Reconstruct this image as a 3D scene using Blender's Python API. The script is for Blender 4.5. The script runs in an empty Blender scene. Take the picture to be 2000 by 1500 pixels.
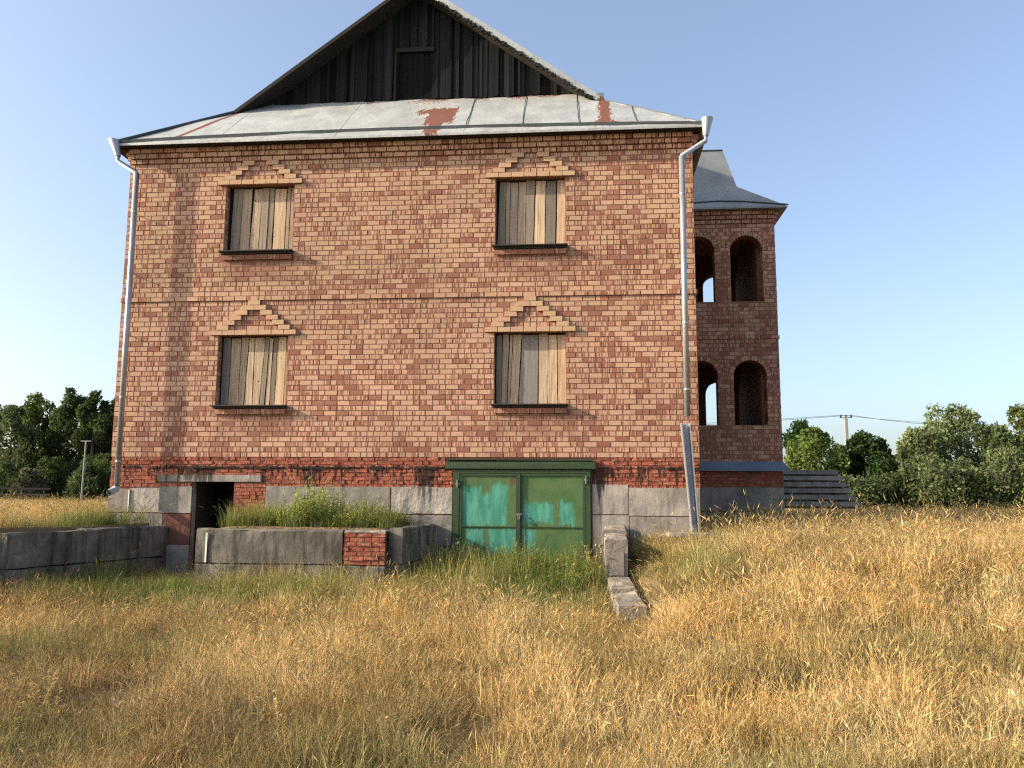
import bpy, math, random
import numpy as np
from mathutils import Vector, Matrix, noise as mnoise

random.seed(7); rng = np.random.default_rng(7)
sc = bpy.context.scene
COL = sc.collection
R = math.radians

# ------------------------------------------------------------------ camera, sky, sun, exposure
CAM = Vector((9.325, -15.909, -0.758))
YAW, PIT, ROL = -0.0885, 0.13383, 0.00564
cd = bpy.data.cameras.new("camera"); cam = bpy.data.objects.new("camera", cd); COL.objects.link(cam)
cd.sensor_width = 36; cd.lens = 1650.4 / 2000 * 36; cd.clip_end = 3000; cd.clip_start = .05
fw = Vector((math.sin(YAW) * math.cos(PIT), math.cos(YAW) * math.cos(PIT), math.sin(PIT)))
r0 = Vector((math.cos(YAW), -math.sin(YAW), 0)); u0 = r0.cross(fw)
rt = math.cos(ROL) * r0 + math.sin(ROL) * u0; up = -math.sin(ROL) * r0 + math.cos(ROL) * u0
cam.matrix_world = Matrix(((rt.x, up.x, -fw.x, CAM.x), (rt.y, up.y, -fw.y, CAM.y), (rt.z, up.z, -fw.z, CAM.z), (0, 0, 0, 1)))
sc.camera = cam

SUN_EL, SUN_AZ = R(22.5), R(13.8)          # sun low on the left, about 14 degrees in front of the facade plane
sd = Vector((-math.cos(SUN_AZ) * math.cos(SUN_EL), -math.sin(SUN_AZ) * math.cos(SUN_EL), math.sin(SUN_EL)))
w = bpy.data.worlds.new("World"); sc.world = w; w.use_nodes = True
nt = w.node_tree; sky = nt.nodes.new("ShaderNodeTexSky"); sky.sky_type = 'NISHITA'; sky.sun_disc = False
sky.sun_elevation = SUN_EL; sky.sun_rotation = math.atan2(sd.x, sd.y)
sky.air_density = .85; sky.dust_density = 3.0; sky.ozone_density = 1.2
bg = nt.nodes["Background"]; bg.inputs[1].default_value = 0.15
hz = nt.nodes.new("ShaderNodeMix"); hz.data_type = 'RGBA'; hz.inputs[0].default_value = .10; hz.inputs[7].default_value = (2.45, 2.45, 2.6, 1)
nt.links.new(sky.outputs[0], hz.inputs[6]); nt.links.new(hz.outputs[2], bg.inputs[0])
sl = bpy.data.lights.new("sun", 'SUN'); sl.energy = 4.5; sl.angle = R(0.55); sl.color = (1.0, .85, .66)
so = bpy.data.objects.new("sun", sl); COL.objects.link(so); so.location = (-20, -10, 20)
so.rotation_euler = sd.to_track_quat('Z', 'Y').to_euler()
vs = sc.view_settings; vs.view_transform = 'Standard'; vs.look = 'None'; vs.exposure = 1.08; vs.gamma = 1
vs.use_curve_mapping = False
sc.cycles.use_denoising = False; sc.cycles.filter_width = 1.25

# ------------------------------------------------------------------ node helpers
class S:
    """a shader socket with arithmetic"""
    def __init__(s, T, sock): s.T = T; s.k = sock
    def _m(s, op, b=None, c=None):
        n = s.T.nodes.new("ShaderNodeMath"); n.operation = op
        for i, v in enumerate((s, b, c)):
            if v is None: continue
            if isinstance(v, S): s.T.links.new(v.k, n.inputs[i])
            else: n.inputs[i].default_value = v
        return S(s.T, n.outputs[0])
    def __add__(s, b): return s._m('ADD', b)
    def __sub__(s, b): return s._m('SUBTRACT', b)
    def __mul__(s, b): return s._m('MULTIPLY', b)
    def __neg__(s): return s._m('MULTIPLY', -1.)
    def gt(s, b): return s._m('GREATER_THAN', b)
    def lt(s, b): return s._m('LESS_THAN', b)
    def mx(s, b): return s._m('MAXIMUM', b)
    def mn(s, b): return s._m('MINIMUM', b)
    def abs(s): return s._m('ABSOLUTE')
    def ss(s, a, b, lo=0., hi=1.):
        n = s.T.nodes.new("ShaderNodeMapRange"); n.interpolation_type = 'SMOOTHSTEP'
        s.T.links.new(s.k, n.inputs[0])
        for i, v in zip((1, 2, 3, 4), (a, b, lo, hi)): n.inputs[i].default_value = v
        return S(s.T, n.outputs[0])

class Mat:
    def __init__(s, name, rough=.85, metal=0., spec=.3):
        s.m = bpy.data.materials.new(name); s.m.use_nodes = True; s.T = s.m.node_tree
        s.b = s.T.nodes["Principled BSDF"]; s.b.inputs["Roughness"].default_value = rough
        s.b.inputs["Metallic"].default_value = metal; s.b.inputs["Specular IOR Level"].default_value = spec
        g = s.T.nodes.new("ShaderNodeNewGeometry"); s.P = g.outputs["Position"]
        sp = s.T.nodes.new("ShaderNodeSeparateXYZ"); s.T.links.new(s.P, sp.inputs[0])
        s.x, s.y, s.z = (S(s.T, o) for o in sp.outputs)
    def noise(s, scale=1., sx=1., sy=1., sz=1., detail=4., rough=.55, dist=0.):
        v = s.T.nodes.new("ShaderNodeVectorMath"); v.operation = 'MULTIPLY'
        s.T.links.new(s.P, v.inputs[0]); v.inputs[1].default_value = (sx, sy, sz)
        n = s.T.nodes.new("ShaderNodeTexNoise"); n.inputs["Scale"].default_value = scale
        n.inputs["Detail"].default_value = detail; n.inputs["Roughness"].default_value = rough
        n.inputs["Distortion"].default_value = dist
        s.T.links.new(v.outputs[0], n.inputs["Vector"]); return S(s.T, n.outputs[0])
    def attr(s, name, typ='GEOMETRY'):
        a = s.T.nodes.new("ShaderNodeAttribute"); a.attribute_name = name; a.attribute_type = typ
        return a
    def mix(s, f, a, b):
        n = s.T.nodes.new("ShaderNodeMix"); n.data_type = 'RGBA'
        s.T.links.new(f.k, n.inputs[0]) if isinstance(f, S) else setattr(n.inputs[0], 'default_value', f)
        for i, c in ((6, a), (7, b)):
            if isinstance(c, tuple): n.inputs[i].default_value = (*c, 1)
            else: s.T.links.new(c, n.inputs[i])
        return n.outputs[2]
    def scale(s, c, f):
        n = s.T.nodes.new("ShaderNodeVectorMath"); n.operation = 'SCALE'
        s.T.links.new(c, n.inputs[0]); s.T.links.new(f.k, n.inputs[3]); return n.outputs[0]
    def boxmask(s, u, v, x0, x1, z0, z1, e):
        return (u - x0).mn((-u) + x1).mn((v - z0)).mn((-v) + z1).ss(-e, e)
    def out(s, col=None, bump=None, bs=.3, bd=.01, rough=None, metal=None):
        if col is not None:
            if isinstance(col, tuple): s.b.inputs["Base Color"].default_value = (*col, 1)
            else: s.T.links.new(col, s.b.inputs["Base Color"])
        if bump is not None:
            n = s.T.nodes.new("ShaderNodeBump"); n.inputs["Strength"].default_value = bs; n.inputs["Distance"].default_value = bd
            s.T.links.new(bump.k, n.inputs["Height"]); s.T.links.new(n.outputs[0], s.b.inputs["Normal"])
        if rough is not None: s.T.links.new(rough.k, s.b.inputs["Roughness"])
        if metal is not None: s.T.links.new(metal.k, s.b.inputs["Metallic"])
        return s.m

M = {}
# facing brick: tone.r = pale crust, tone.g = stripes, tone.b = hue
m = Mat("facing_brick", .9)
at = m.attr("tone"); sp = m.T.nodes.new("ShaderNodeSeparateColor"); m.T.links.new(at.outputs["Color"], sp.inputs[0])
pr, pg, pb = (S(m.T, o) for o in sp.outputs[:3])
vv = m.T.nodes.new("ShaderNodeVectorMath"); vv.operation = 'MULTIPLY_ADD'; m.T.links.new(m.P, vv.inputs[0]); vv.inputs[1].default_value = (34, 34, 2.0)
off_ = m.T.nodes.new("ShaderNodeCombineXYZ"); m.T.links.new((pb * 57.).k, off_.inputs[0]); m.T.links.new((pb * 91.).k, off_.inputs[1]); m.T.links.new(off_.outputs[0], vv.inputs[2])
nn = m.T.nodes.new("ShaderNodeTexNoise"); nn.inputs["Scale"].default_value = 1; nn.inputs["Detail"].default_value = 1.5; m.T.links.new(vv.outputs[0], nn.inputs["Vector"])
st = S(m.T, nn.outputs[0]).ss(.45, .54)
n1 = m.noise(26, 1, 1, 1.6, 3)
n1 = m.noise(17, 1, 1, 1.8, 5, .65)
pale = ((pr + (n1 - .5) * .95) - st * pg).ss(.28, .62)
big = m.noise(.55, 1, 1, 1.3, 3)
palec = m.mix(m.z.ss(.0, 4.6), (.52, .315, .215), (.49, .32, .197))
palec = m.mix(pb, palec, m.mix(m.noise(9), (.52, .325, .22), (.38, .245, .16)))
redc = m.mix(pb, (.25, .10, .066), (.31, .145, .095))
redc = m.mix(big.ss(.45, .65), redc, (.28, .135, .088))
c = m.mix(pale, redc, palec)
c = m.mix(m.noise(3.2, 1, 1, .45, 5, .6).ss(.54, .8, 0, .4), c, (.19, .115, .078))
c = m.scale(c, m.noise(95, detail=3, rough=.7).ss(.25, .75, .74, 1.18))
c = m.scale(c, m.noise(.42, detail=3, rough=.6).ss(.3, .7, .84, 1.1))
for a_, b_, z_ in ((2.07, 3.48, 1.0), (7.57, 8.94, 1.0), (2.07, 3.48, 4.1), (7.57, 8.94, 4.1)):
    k_ = (m.boxmask(m.x + (m.noise(1, 3, 3, .8, 3) - .5) * .8, m.z, a_ - .05, b_ + .15, z_ - .62, z_ - .12, .13) * m.noise(2.2, detail=4).ss(.3, .6, .15, .6))
    c = m.mix(k_, c, (.19, .085, .055))
M['brick'] = m.out(c, m.noise(70, detail=4), .5, .004)
m = Mat("yellowish_brick", .9); at = m.attr("tone"); sp = m.T.nodes.new("ShaderNodeSeparateColor"); m.T.links.new(at.outputs["Color"], sp.inputs[0])
c = m.mix(S(m.T, sp.outputs[2]), (.47, .33, .195), (.46, .285, .185)); c = m.mix(m.noise(20, detail=3).ss(.58, .72, 0, .6), c, (.27, .12, .07))
M['hood'] = m.out(c, m.noise(70, detail=4), .5, .004)

m = Mat("mortar", .95)
c = m.mix(m.noise(5), (.19, .088, .06), (.26, .13, .09))
M['mortar'] = m.out(c, m.noise(60), .6, .006)

m = Mat("old_red_brick", .95)
tar1 = m.noise(1, 17, 17, 1.0, 4, .6) + (m.noise(1, .9, .9, .1, 1) - .5) * 1.0
drip = (tar1 + (m.z + .2) * .36).ss(.487, .55) * m.z.ss(-.155, -.20) * m.x.lt(6.7).mx(m.x.gt(9.4)) * m.x.lt(W - .0 if False else 11.41)
line = ((m.z + .205).abs() + (m.noise(1, 7, 7, 3, 5, .65) - .5) * .26).ss(.036, .016) * m.noise(1, 3, 3, 1, 3).ss(.42, .5)
pa = m.attr("tone"); sp = m.T.nodes.new("ShaderNodeSeparateColor"); m.T.links.new(pa.outputs["Color"], sp.inputs[0])
t1 = S(m.T, sp.outputs[0])
c = m.mix(t1, (.24, .062, .036), (.36, .115, .065))
c = m.mix(m.noise(8, detail=5, rough=.7).ss(.45, .7), c, (.13, .055, .04))
c = m.mix(m.noise(1, 14, 14, 26, 5, .65).ss(.55, .66, 0, .85), c, (.40, .29, .21))
c = m.mix(m.noise(1, 2.4, 2.4, 9, 3).ss(.64, .72, 0, .8), c, (.05, .055, .035))
c = m.mix(drip.mx(line * m.x.lt(11.41)) * .88, c, (.018, .014, .013))
M['oldbrick'] = m.out(c, m.noise(40, detail=5), .9, .012)

def concrete(name, a, b, stain=.5, bumpd=.008, bscale=30, tar=False, streak=.35):
    m = Mat(name, .93)
    c = m.mix(m.noise(2.2, detail=6, rough=.65).ss(.3, .7), a, b)
    dk = tuple(v * .42 for v in a)
    c = m.mix(m.noise(1, 7, 7, .8, 5, .65).ss(.46, .66, 0, min(1, streak * 1.3)), c, dk)
    c = m.mix(m.noise(1, 4, 4, 1.6, 6, .7).ss(.58, .70, 0, .55), c, tuple(min(1, v * 1.5) for v in b))
    c = m.mix(m.noise(11, detail=5, rough=.7).ss(.58, .8, 0, stain), c, dk)
    c = m.mix(m.noise(7, 1, 1, 1, 4).ss(.66, .74, 0, .5), c, tuple(min(1, v * 1.35) for v in b))
    if tar:
        t = m.noise(1, 17, 17, 1.0, 4, .6) + (m.noise(1, .9, .9, .1, 1) - .5) * 1.0
        c = m.mix((t + (m.z + .2) * .42).ss(.48, .55, 0, .85) * m.x.lt(11.41), c, (.02, .018, .017))
    c = m.mix(m.noise(.9, detail=5, rough=.65).ss(.42, .66, 0, .5), c, tuple(v * .55 for v in a))
    return m.out(c, m.noise(bscale * .5, detail=8, rough=.6), .55, bumpd)
M['conc'] = concrete("block_concrete", (.19, .175, .152), (.33, .30, .262), .6, .010, 25, True, .3)
M['concpale'] = concrete("pale_concrete", (.27, .245, .215), (.40, .365, .315), .5, .014, 26, True, .4)
M['rough'] = concrete("rough_plaster", (.33, .30, .26), (.46, .42, .365), .4, .05, 16, True, .1)
M['concdark'] = concrete("weathered_concrete", (.10, .09, .075), (.21, .19, .16), .7, .014, 25, False, .7)
M['capconc'] = concrete("crumbling_concrete", (.16, .14, .118), (.36, .315, .26), .9, .06, 14)
M['redconc'] = concrete("red_stained_concrete", (.13, .055, .04), (.17, .075, .055), .4, .008, 25)
M['step'] = concrete("step_concrete", (.20, .19, .17), (.31, .295, .27), .5, .012, 20)
M['white'] = Mat("white_lime_and_lit_edge", .9).out((.75, .72, .66))  # lime streak, and the painted lit edge of the corner block

def wood(name, dark, light, tonecol=True, grain=30., grey=(.24, .23, .21)):
    m = Mat(name, .92, 0, .12)
    g = m.noise(1, grain, grain, 1.2, 5, .6, .6)
    c = m.mix(g.ss(.3, .7), dark, light)
    if tonecol:
        a = m.attr("tone"); sp = m.T.nodes.new("ShaderNodeSeparateColor"); m.T.links.new(a.outputs["Color"], sp.inputs[0])
        c = m.mix(S(m.T, sp.outputs[0]), m.mix(g, tuple(v * .55 for v in grey), grey), c)
        c = m.scale(c, S(m.T, sp.outputs[1]))
    c = m.mix(m.noise(1, 9, 9, 7, 2).ss(.70, .76), c, tuple(v * .35 for v in dark))
    c = m.mix(m.noise(3.5, detail=5).ss(.6, .8, 0, .5), c, tuple(v * .5 for v in dark))
    return m.out(c, g, .6, .004)
M['board'] = wood("weathered_board", (.32, .225, .135), (.60, .46, .31))
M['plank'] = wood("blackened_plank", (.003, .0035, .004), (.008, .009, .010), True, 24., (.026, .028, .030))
M['sill'] = Mat("dark_sill", .7).out((.035, .032, .032))
M['dark'] = Mat("dark_timber", .9).out((.02, .018, .016))

def metal(name, col, rough=.45, metallic=.75, rust=False, lo=None):
    m = Mat(name, rough, metallic, .5)
    n = m.noise(1.6, detail=5, rough=.6)
    c = m.mix(n.ss(.3, .7), col, tuple(v * .78 for v in col))
    c = m.mix(m.noise(1, 7, 7, 1.5, 4).ss(.55, .75, 0, .35), c, tuple(v * .55 for v in col))
    met = None
    if rust:
        wx = m.x + (m.noise(1, 9, 3.5, 3.5, 5, .7) - .5) * .42; wy = m.y + (m.noise(1, 16, 5, 5, 5, .6) - .5) * .75
        bx = m.boxmask
        k = bx(wx, wy, 6.02, 6.62, .30, 1.32, .02).mx(bx(wx, wy, 6.12, 6.44, -.3, .5, .02)).mx(bx(wx, wy, 5.75, 6.1, .95, 1.22, .02))
        k = k.mx(bx(wx, wy, 9.62, 9.86, -.1, 1.7, .02)).mx(bx(wx, wy, 9.5, 9.95, -.1, .12, .02))
        dx = m.x - (m.y * .42)
        k = k.mx(bx(dx, m.y, .88, 1.02, .02, 1.6, .012))
        top = (m.y + (m.noise(1, 19, 19, .5, 4) - .5) * 1.9).ss(1.80, 1.88) * (m.noise(1.1, detail=1).gt(.50)) * m.x.gt(4.4) * m.x.lt(8.9)
        k = k.mx(top)
        halo = (m.noise(1, 4, 4, 3, 5) * .6 + k).ss(.35, .9, 0, .25)
        c = m.mix(halo, c, (.62, .52, .36))
        c = m.mix(k, c, m.mix(m.noise(14), (.11, .032, .02), (.16, .055, .033)))
        met = k.ss(0, 1, metallic, 0.)
        return m.out(c, m.noise(2.5, detail=3), .35, .06, k.ss(0, 1, rough, .9), met)
    return m.out(c, m.noise(3, detail=3), .25, .03)
M['tin'] = metal("galvanised_roof", (.42, .44, .425), .6, .3, True)
M['tinfold'] = metal("dull_metal_fold", (.06, .075, .08), .6, .3)
M['tower_tin'] = metal("tower_roof_metal", (.25, .27, .27), .6, .25)
M['pipe'] = metal("downpipe_metal", (.40, .42, .44), .42, .6)
M['ledge'] = metal("blue_grey_ledge", (.16, .20, .26), .5, .4)
M['channel'] = metal("grey_channel", (.36, .36, .37), .5, .6)

m = Mat("green_paint", .55, 0, .4)
wx = m.x + (m.noise(1, 14, 14, 2.5, 4) - .5) * .16; wz = m.z + (m.noise(1, 20, 20, 3, 4, .6) - .5) * .34
tq = None
for b in ((6.99, 7.36, -1.27, -.56), (7.53, 7.84, -1.27, -.52), (7.30, 7.58, -1.27, -.70), (8.16, 8.71, -1.2, -.86), (8.82, 9.07, -1.27, -.84),
          (7.08, 7.39, -1.60, -1.33), (7.49, 8.01, -1.80, -1.33), (8.14, 8.36, -1.85, -1.33)):
    k = m.boxmask(wx, wz, *b, .045); tq = k if tq is None else tq.mx(k)
tq = tq * m.noise(5, detail=5, rough=.7).ss(.25, .5, .72, 1.) * m.y.gt(-.2)
c = m.mix(m.noise(2.5, detail=5).ss(.3, .7), (.045, .115, .035), (.085, .14, .045))
c = m.mix(m.noise(1, 3, 3, 1.2, 4).ss(.60, .68, 0, .7), c, (.09, .05, .03))
c = m.mix(tq, c, m.mix(m.noise(1, 12, 12, 2, 4).ss(.35, .65), (.035, .21, .15), (.085, .31, .22)))
M['green'] = m.out(c, m.noise(12, detail=4), .3, .006)
m = Mat("dark_green_paint", .6, 0, .35)
M['dgreen'] = m.out(m.mix(m.noise(6, detail=4), (.02, .042, .018), (.04, .066, .028)), m.noise(30), .3, .004)
M['iron'] = Mat("bare_iron", .6, .4).out((.16, .155, .14))
m = Mat("soil", 1.0)
M['soil'] = m.out(m.mix(m.noise(1.3, detail=6), (.11, .085, .045), (.20, .14, .07)), m.noise(9, detail=6), .8, .05)
M['black'] = Mat("painted_interior_dark", 1).out((.03, .028, .026))  # near black: darkness of the interior put into the colour
m = Mat("pole_concrete", .9); M['pole'] = m.out(m.mix(m.noise(3), (.20, .195, .18), (.29, .28, .26)))
M['ins'] = Mat("insulator", .4).out((.03, .03, .035))
m = Mat("bark", .95); M['bark'] = m.out(m.mix(m.noise(6, 1, 1, .3), (.06, .05, .04), (.13, .11, .09)), m.noise(12), .5, .02)

def leafmat(name, transl=.35, inst=False):
    m = bpy.data.materials.new(name); m.use_nodes = True; T = m.node_tree
    for n in list(T.nodes): T.nodes.remove(n)
    o = T.nodes.new("ShaderNodeOutputMaterial"); mx = T.nodes.new("ShaderNodeMixShader"); mx.inputs[0].default_value = transl
    d = T.nodes.new("ShaderNodeBsdfDiffuse"); t = T.nodes.new("ShaderNodeBsdfTranslucent")
    a = T.nodes.new("ShaderNodeAttribute"); a.attribute_name = "tone"; col = a.outputs["Color"]
    if inst:
        b = T.nodes.new("ShaderNodeAttribute"); b.attribute_name = "tint"; b.attribute_type = 'INSTANCER'
        v = T.nodes.new("ShaderNodeVectorMath"); v.operation = 'MULTIPLY'
        T.links.new(col, v.inputs[0]); T.links.new(b.outputs["Vector"], v.inputs[1]); col = v.outputs[0]
    T.links.new(col, d.inputs[0]); T.links.new(col, t.inputs[0])
    T.links.new(d.outputs[0], mx.inputs[1]); T.links.new(t.outputs[0], mx.inputs[2]); T.links.new(mx.outputs[0], o.inputs[0])
    return m
M['leaf'] = leafmat("tree_leaves", .4); M['grass'] = leafmat("grass_blades", .28, True)

# ------------------------------------------------------------------ mesh helpers
def link(o, parent=None):
    COL.objects.link(o)
    if parent is not None:
        o.parent = parent
        if parent.type == 'EMPTY': o.matrix_parent_inverse = Matrix.Translation(-parent.location)
    return o
def tag(o, label=None, cat=None, group=None, kind=None):
    for k, v in (("label", label), ("category", cat), ("group", group), ("kind", kind)):
        if v: o[k] = v
    return o
def empty(name, loc, **k):
    o = bpy.data.objects.new(name, None); o.location = loc; COL.objects.link(o); return tag(o, **k)

class MB:
    def __init__(s): s.v = []; s.f = []; s.t = []
    def hexa(s, p, tone=(1, 1, 1), skip=()):
        """p: 8 points, bottom ring 0-3 counter-clockwise seen from above, top ring 4-7"""
        i = len(s.v); s.v += [tuple(q) for q in p]; s.t += [tone] * 8
        F = ((0, 3, 2, 1), (4, 5, 6, 7), (0, 1, 5, 4), (1, 2, 6, 5), (2, 3, 7, 6), (3, 0, 4, 7))
        s.f += [tuple(i + a for a in F[k]) for k in range(6) if k not in skip]
    def box(s, x0, x1, y0, y1, z0, z1, tone=(1, 1, 1), skip=(), j=0.):
        p = [(x0, y0, z0), (x1, y0, z0), (x1, y1, z0), (x0, y1, z0), (x0, y0, z1), (x1, y0, z1), (x1, y1, z1), (x0, y1, z1)]
        if j: p = [(a + random.uniform(-j, j), b + random.uniform(-j, j), c + random.uniform(-j, j)) for a, b, c in p]
        s.hexa(p, tone, skip)
    def poly(s, pts, tone=(1, 1, 1)):
        i = len(s.v); s.v += [tuple(q) for q in pts]; s.t += [tone] * len(pts); s.f.append(tuple(range(i, i + len(pts))))
    def slab(s, pts, d, tone=(1, 1, 1)):
        """polygon (counter-clockwise from outside) thickened by vector -d"""
        i = len(s.v); n = len(pts); s.v += [tuple(q) for q in pts] + [tuple(Vector(q) - Vector(d)) for q in pts]; s.t += [tone] * 2 * n
        s.f.append(tuple(range(i, i + n))); s.f.append(tuple(range(i + 2 * n - 1, i + n - 1, -1)))
        for k in range(n):
            a = i + k; b = i + (k + 1) % n; s.f.append((b, a, a + n, b + n))
    def tube(s, pts, r, seg=10, tone=(1, 1, 1), cap=True):
        base = len(s.v); n = len(pts); rs = r if isinstance(r, (list, tuple)) else [r] * n
        px = None
        for k, p in enumerate(pts):
            p = Vector(p); a = Vector(pts[max(k - 1, 0)]); b = Vector(pts[min(k + 1, n - 1)]); d = (b - a).normalized()
            e = px if px is not None else (Vector((0, 1, 0)) if abs(d.y) < .9 else Vector((1, 0, 0)))
            e = (e - d * e.dot(d)).normalized(); px = e; g = d.cross(e)
            for q in range(seg):
                an = 2 * math.pi * q / seg
                s.v.append(tuple(p + (e * math.cos(an) + g * math.sin(an)) * rs[k])); s.t.append(tone)
        for k in range(n - 1):
            for q in range(seg):
                a = base + k * seg + q; b = base + k * seg + (q + 1) % seg
                s.f.append((a, b, b + seg, a + seg))
        if cap:
            s.f.append(tuple(base + q for q in range(seg))[::-1]); s.f.append(tuple(base + (n - 1) * seg + q for q in range(seg)))
    def mesh(s, name, mat, smooth=False):
        me = bpy.data.meshes.new(name); me.from_pydata(s.v, [], s.f); me.materials.append(mat)
        a = me.attributes.new("tone", 'FLOAT_COLOR', 'POINT')
        a.data.foreach_set("color", np.array([(*t[:3], 1) for t in s.t], dtype=np.float32).ravel())
        if smooth: me.polygons.foreach_set("use_smooth", [True] * len(me.polygons))
        me.update(); return me
    def build(s, name, mat, parent=None, smooth=False, **k):
        if isinstance(mat, str): mat = M[mat]
        return tag(link(bpy.data.objects.new(name, s.mesh(name, mat, smooth)), parent), **k)

def project(x, y, z):
    d = Vector((x, y, z)) - CAM; zz = d.dot(fw)
    return 1000 + 1650.4 * d.dot(rt) / zz, 750 - 1650.4 * d.dot(up) / zz, zz

def bricktone(x, z):
    n = mnoise.noise(Vector((x * .42, z * .6, 3.1))); n2 = mnoise.noise(Vector((x * 1.7, z * 2.1, 9.)))
    p_red = .07 + .05 * n + .04 * n2 + (.05 if z < 2.4 else 0) + (.05 if x > 8.9 else 0)
    k = random.random()
    if k < p_red: return (random.uniform(0, .30), random.uniform(0, .3), random.random())
    if k < p_red + .46 + .22 * n2: return (random.uniform(.60, .9), random.uniform(.5, .9), random.random())
    return (random.uniform(.62, 1.0), random.uniform(0, .22), random.random())

class Plane:
    """a vertical wall plane: point = o + u*U + n*outward + z"""
    def __init__(s, ox, oy, ux, uy): s.o = (ox, oy); s.u = (ux, uy); s.n = (uy, -ux)
    def at(s, u, d, z): return (s.o[0] + s.u[0] * u + s.n[0] * d, s.o[1] + s.u[1] * u + s.n[1] * d, z)
    def brick(s, mb, u0, u1, z0, z1, d, tone, back=-.03, j=.0):
        p = [s.at(a, b, z) for z in (z0, z1) for a, b in ((u0, d), (u1, d), (u1, back), (u0, back))]
        if j: p = [(a + random.uniform(-j, j), b + random.uniform(-j, j), c + random.uniform(-j, j)) for a, b, c in p]
        mb.hexa(p, tone, (4,))

def row_spans(spans, cuts):
    for c0, c1 in cuts:
        new = []
        for a, b in spans:
            if c1 <= a or c0 >= b: new.append((a, b)); continue
            if c0 > a: new.append((a, c0))
            if c1 < b: new.append((c1, b))
        spans = new
    return spans

def lay(L, zr, cutf, pitch=.25, joint=.019, off=None, headers=.26, clip=.03):
    """bricks of one course: list of (u0,u1)"""
    out = []; o = off if off is not None else 0
    u = -o
    while u < L:
        pieces = [(u, u + pitch)]
        if random.random() < headers: pieces = [(u, u + pitch / 2), (u + pitch / 2, u + pitch)]
        for a, b in pieces:
            for c, d in row_spans([(max(a, 0), min(b, L))] if min(b, L) > max(a, 0) else [], cutf(zr)):
                if d - c > clip: out.append((c + joint / 2, d - joint / 2))
        u += pitch
    return out

W = 11.411; TY = 4.7; TX = 13.97; DEPTH = 10.6
house = empty("brick_house", (5.7, 0, -1.3), label="two-storey unfinished red and tan brick house with boarded windows and tin roof", cat="house")

# ------------------------------------------------------------------ main walls
WIN = [(2.073, 3.483, 1.0, 2.4), (7.569, 8.94, 1.0, 2.4), (2.073, 3.483, 4.1, 5.5), (7.569, 8.94, 4.1, 5.5)]
wb = MB()
zs = [-.0, 1.0, 2.4, 4.1, 5.5, 6.3]
xs = [0.0, 2.073, 3.483, 7.569, 8.94, W]
E_ = .006
for i in range(5):
    for k in range(5):
        x0, x1, z0, z1 = xs[i], xs[i + 1], zs[k], zs[k + 1]
        if i in (1, 3) and k in (1, 3): continue
        wb.box(x0, x1, E_, .38, z0, z1)
wb.box(0.004, .38, .38, DEPTH, 0, 6.3); wb.box(W - .38, W - .004, .38, DEPTH, 0, 6.3); wb.box(.38, W - .38, DEPTH - .38, DEPTH, 0, 6.3)
wb.box(.38, W - .38, .38, DEPTH - .38, -.10, 0.0)
wall = wb.build("wall", 'mortar', house)
stretch = []; rest = MB()
FP = Plane(0, 0, 1, 0)
def front_cuts(z): return [(a, b) for a, b, c, d in WIN if c - .001 < z < d]
for r in range(63):
    z0 = r * .1; zc = z0 + .05
    dep = .0 + (.028 if r == 31 else 0) + (.04 if r == 60 else .08 if r == 61 else .12 if r == 62 else 0)
    for a, b in lay(W, zc, front_cuts, off=(.125 if r % 2 else 0) + random.uniform(-.02, .02)):
        t = bricktone(a, z0); d = dep + random.uniform(-.0035, .0025)
        if b - a > .21 and dep == 0:
            stretch.append((a, b, z0, d, t)); continue
        FP.brick(rest, a, b, z0 + random.uniform(0, .002), z0 + .083, d, t, -.035)
stretch.sort(key=lambda q: (q[0] + .12 - CAM.x) ** 2 + (q[2] - CAM.z) ** 2)
near, far = stretch[:300], stretch[300:]
for a, b, z0, d, t in far: FP.brick(rest, a, b, z0 + random.uniform(0, .002), z0 + .083, d, t, -.035)
variants = []
for k in range(30):
    t = bricktone(random.uniform(6, 11), random.uniform(0, 2)); mb = MB()
    mb.box(-.1195, .1195, 0, .035, -.0445 + random.uniform(0, .002), .0385, t, (4,), .0012); variants.append(mb.mesh("brick", M['brick']))
for a, b, z0, d, t in near:
    o = bpy.data.objects.new("brick", variants[random.randrange(30)]); o.location = ((a + b) / 2, -d, z0 + .0445); o.scale = ((b - a) / .239, 1, 1)
    link(o, wall)
# side walls of the house
for PL, LL in ((Plane(0, DEPTH, 0, -1), DEPTH), (Plane(W, 0, 0, 1), TY)):
    for r in range(63):
        dep = .0 + (.028 if r == 31 else 0) + (.04 if r == 60 else .08 if r == 61 else .12 if r == 62 else 0)
        for a, b in lay(LL, 0, lambda z: [], off=.0 if r % 2 else .125):
            PL.brick(rest, a, b, r * .1, r * .1 + .083, dep + random.uniform(-.003, .003), bricktone(a, r * .1), -.03)
# brick reveals of the windows
for x0, x1, z0, z1 in WIN:
    for r in range(14):
        for xx, dx in ((x0, -1), (x1, 1)):
            a, b = sorted((xx - dx * .002, xx + dx * .02))
            rest.box(a, b, .008, .16, z0 + r * .1, z0 + r * .1 + .083, bricktone(xx, z0))
rest.build("brick", 'brick', wall, kind="stuff")

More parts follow.
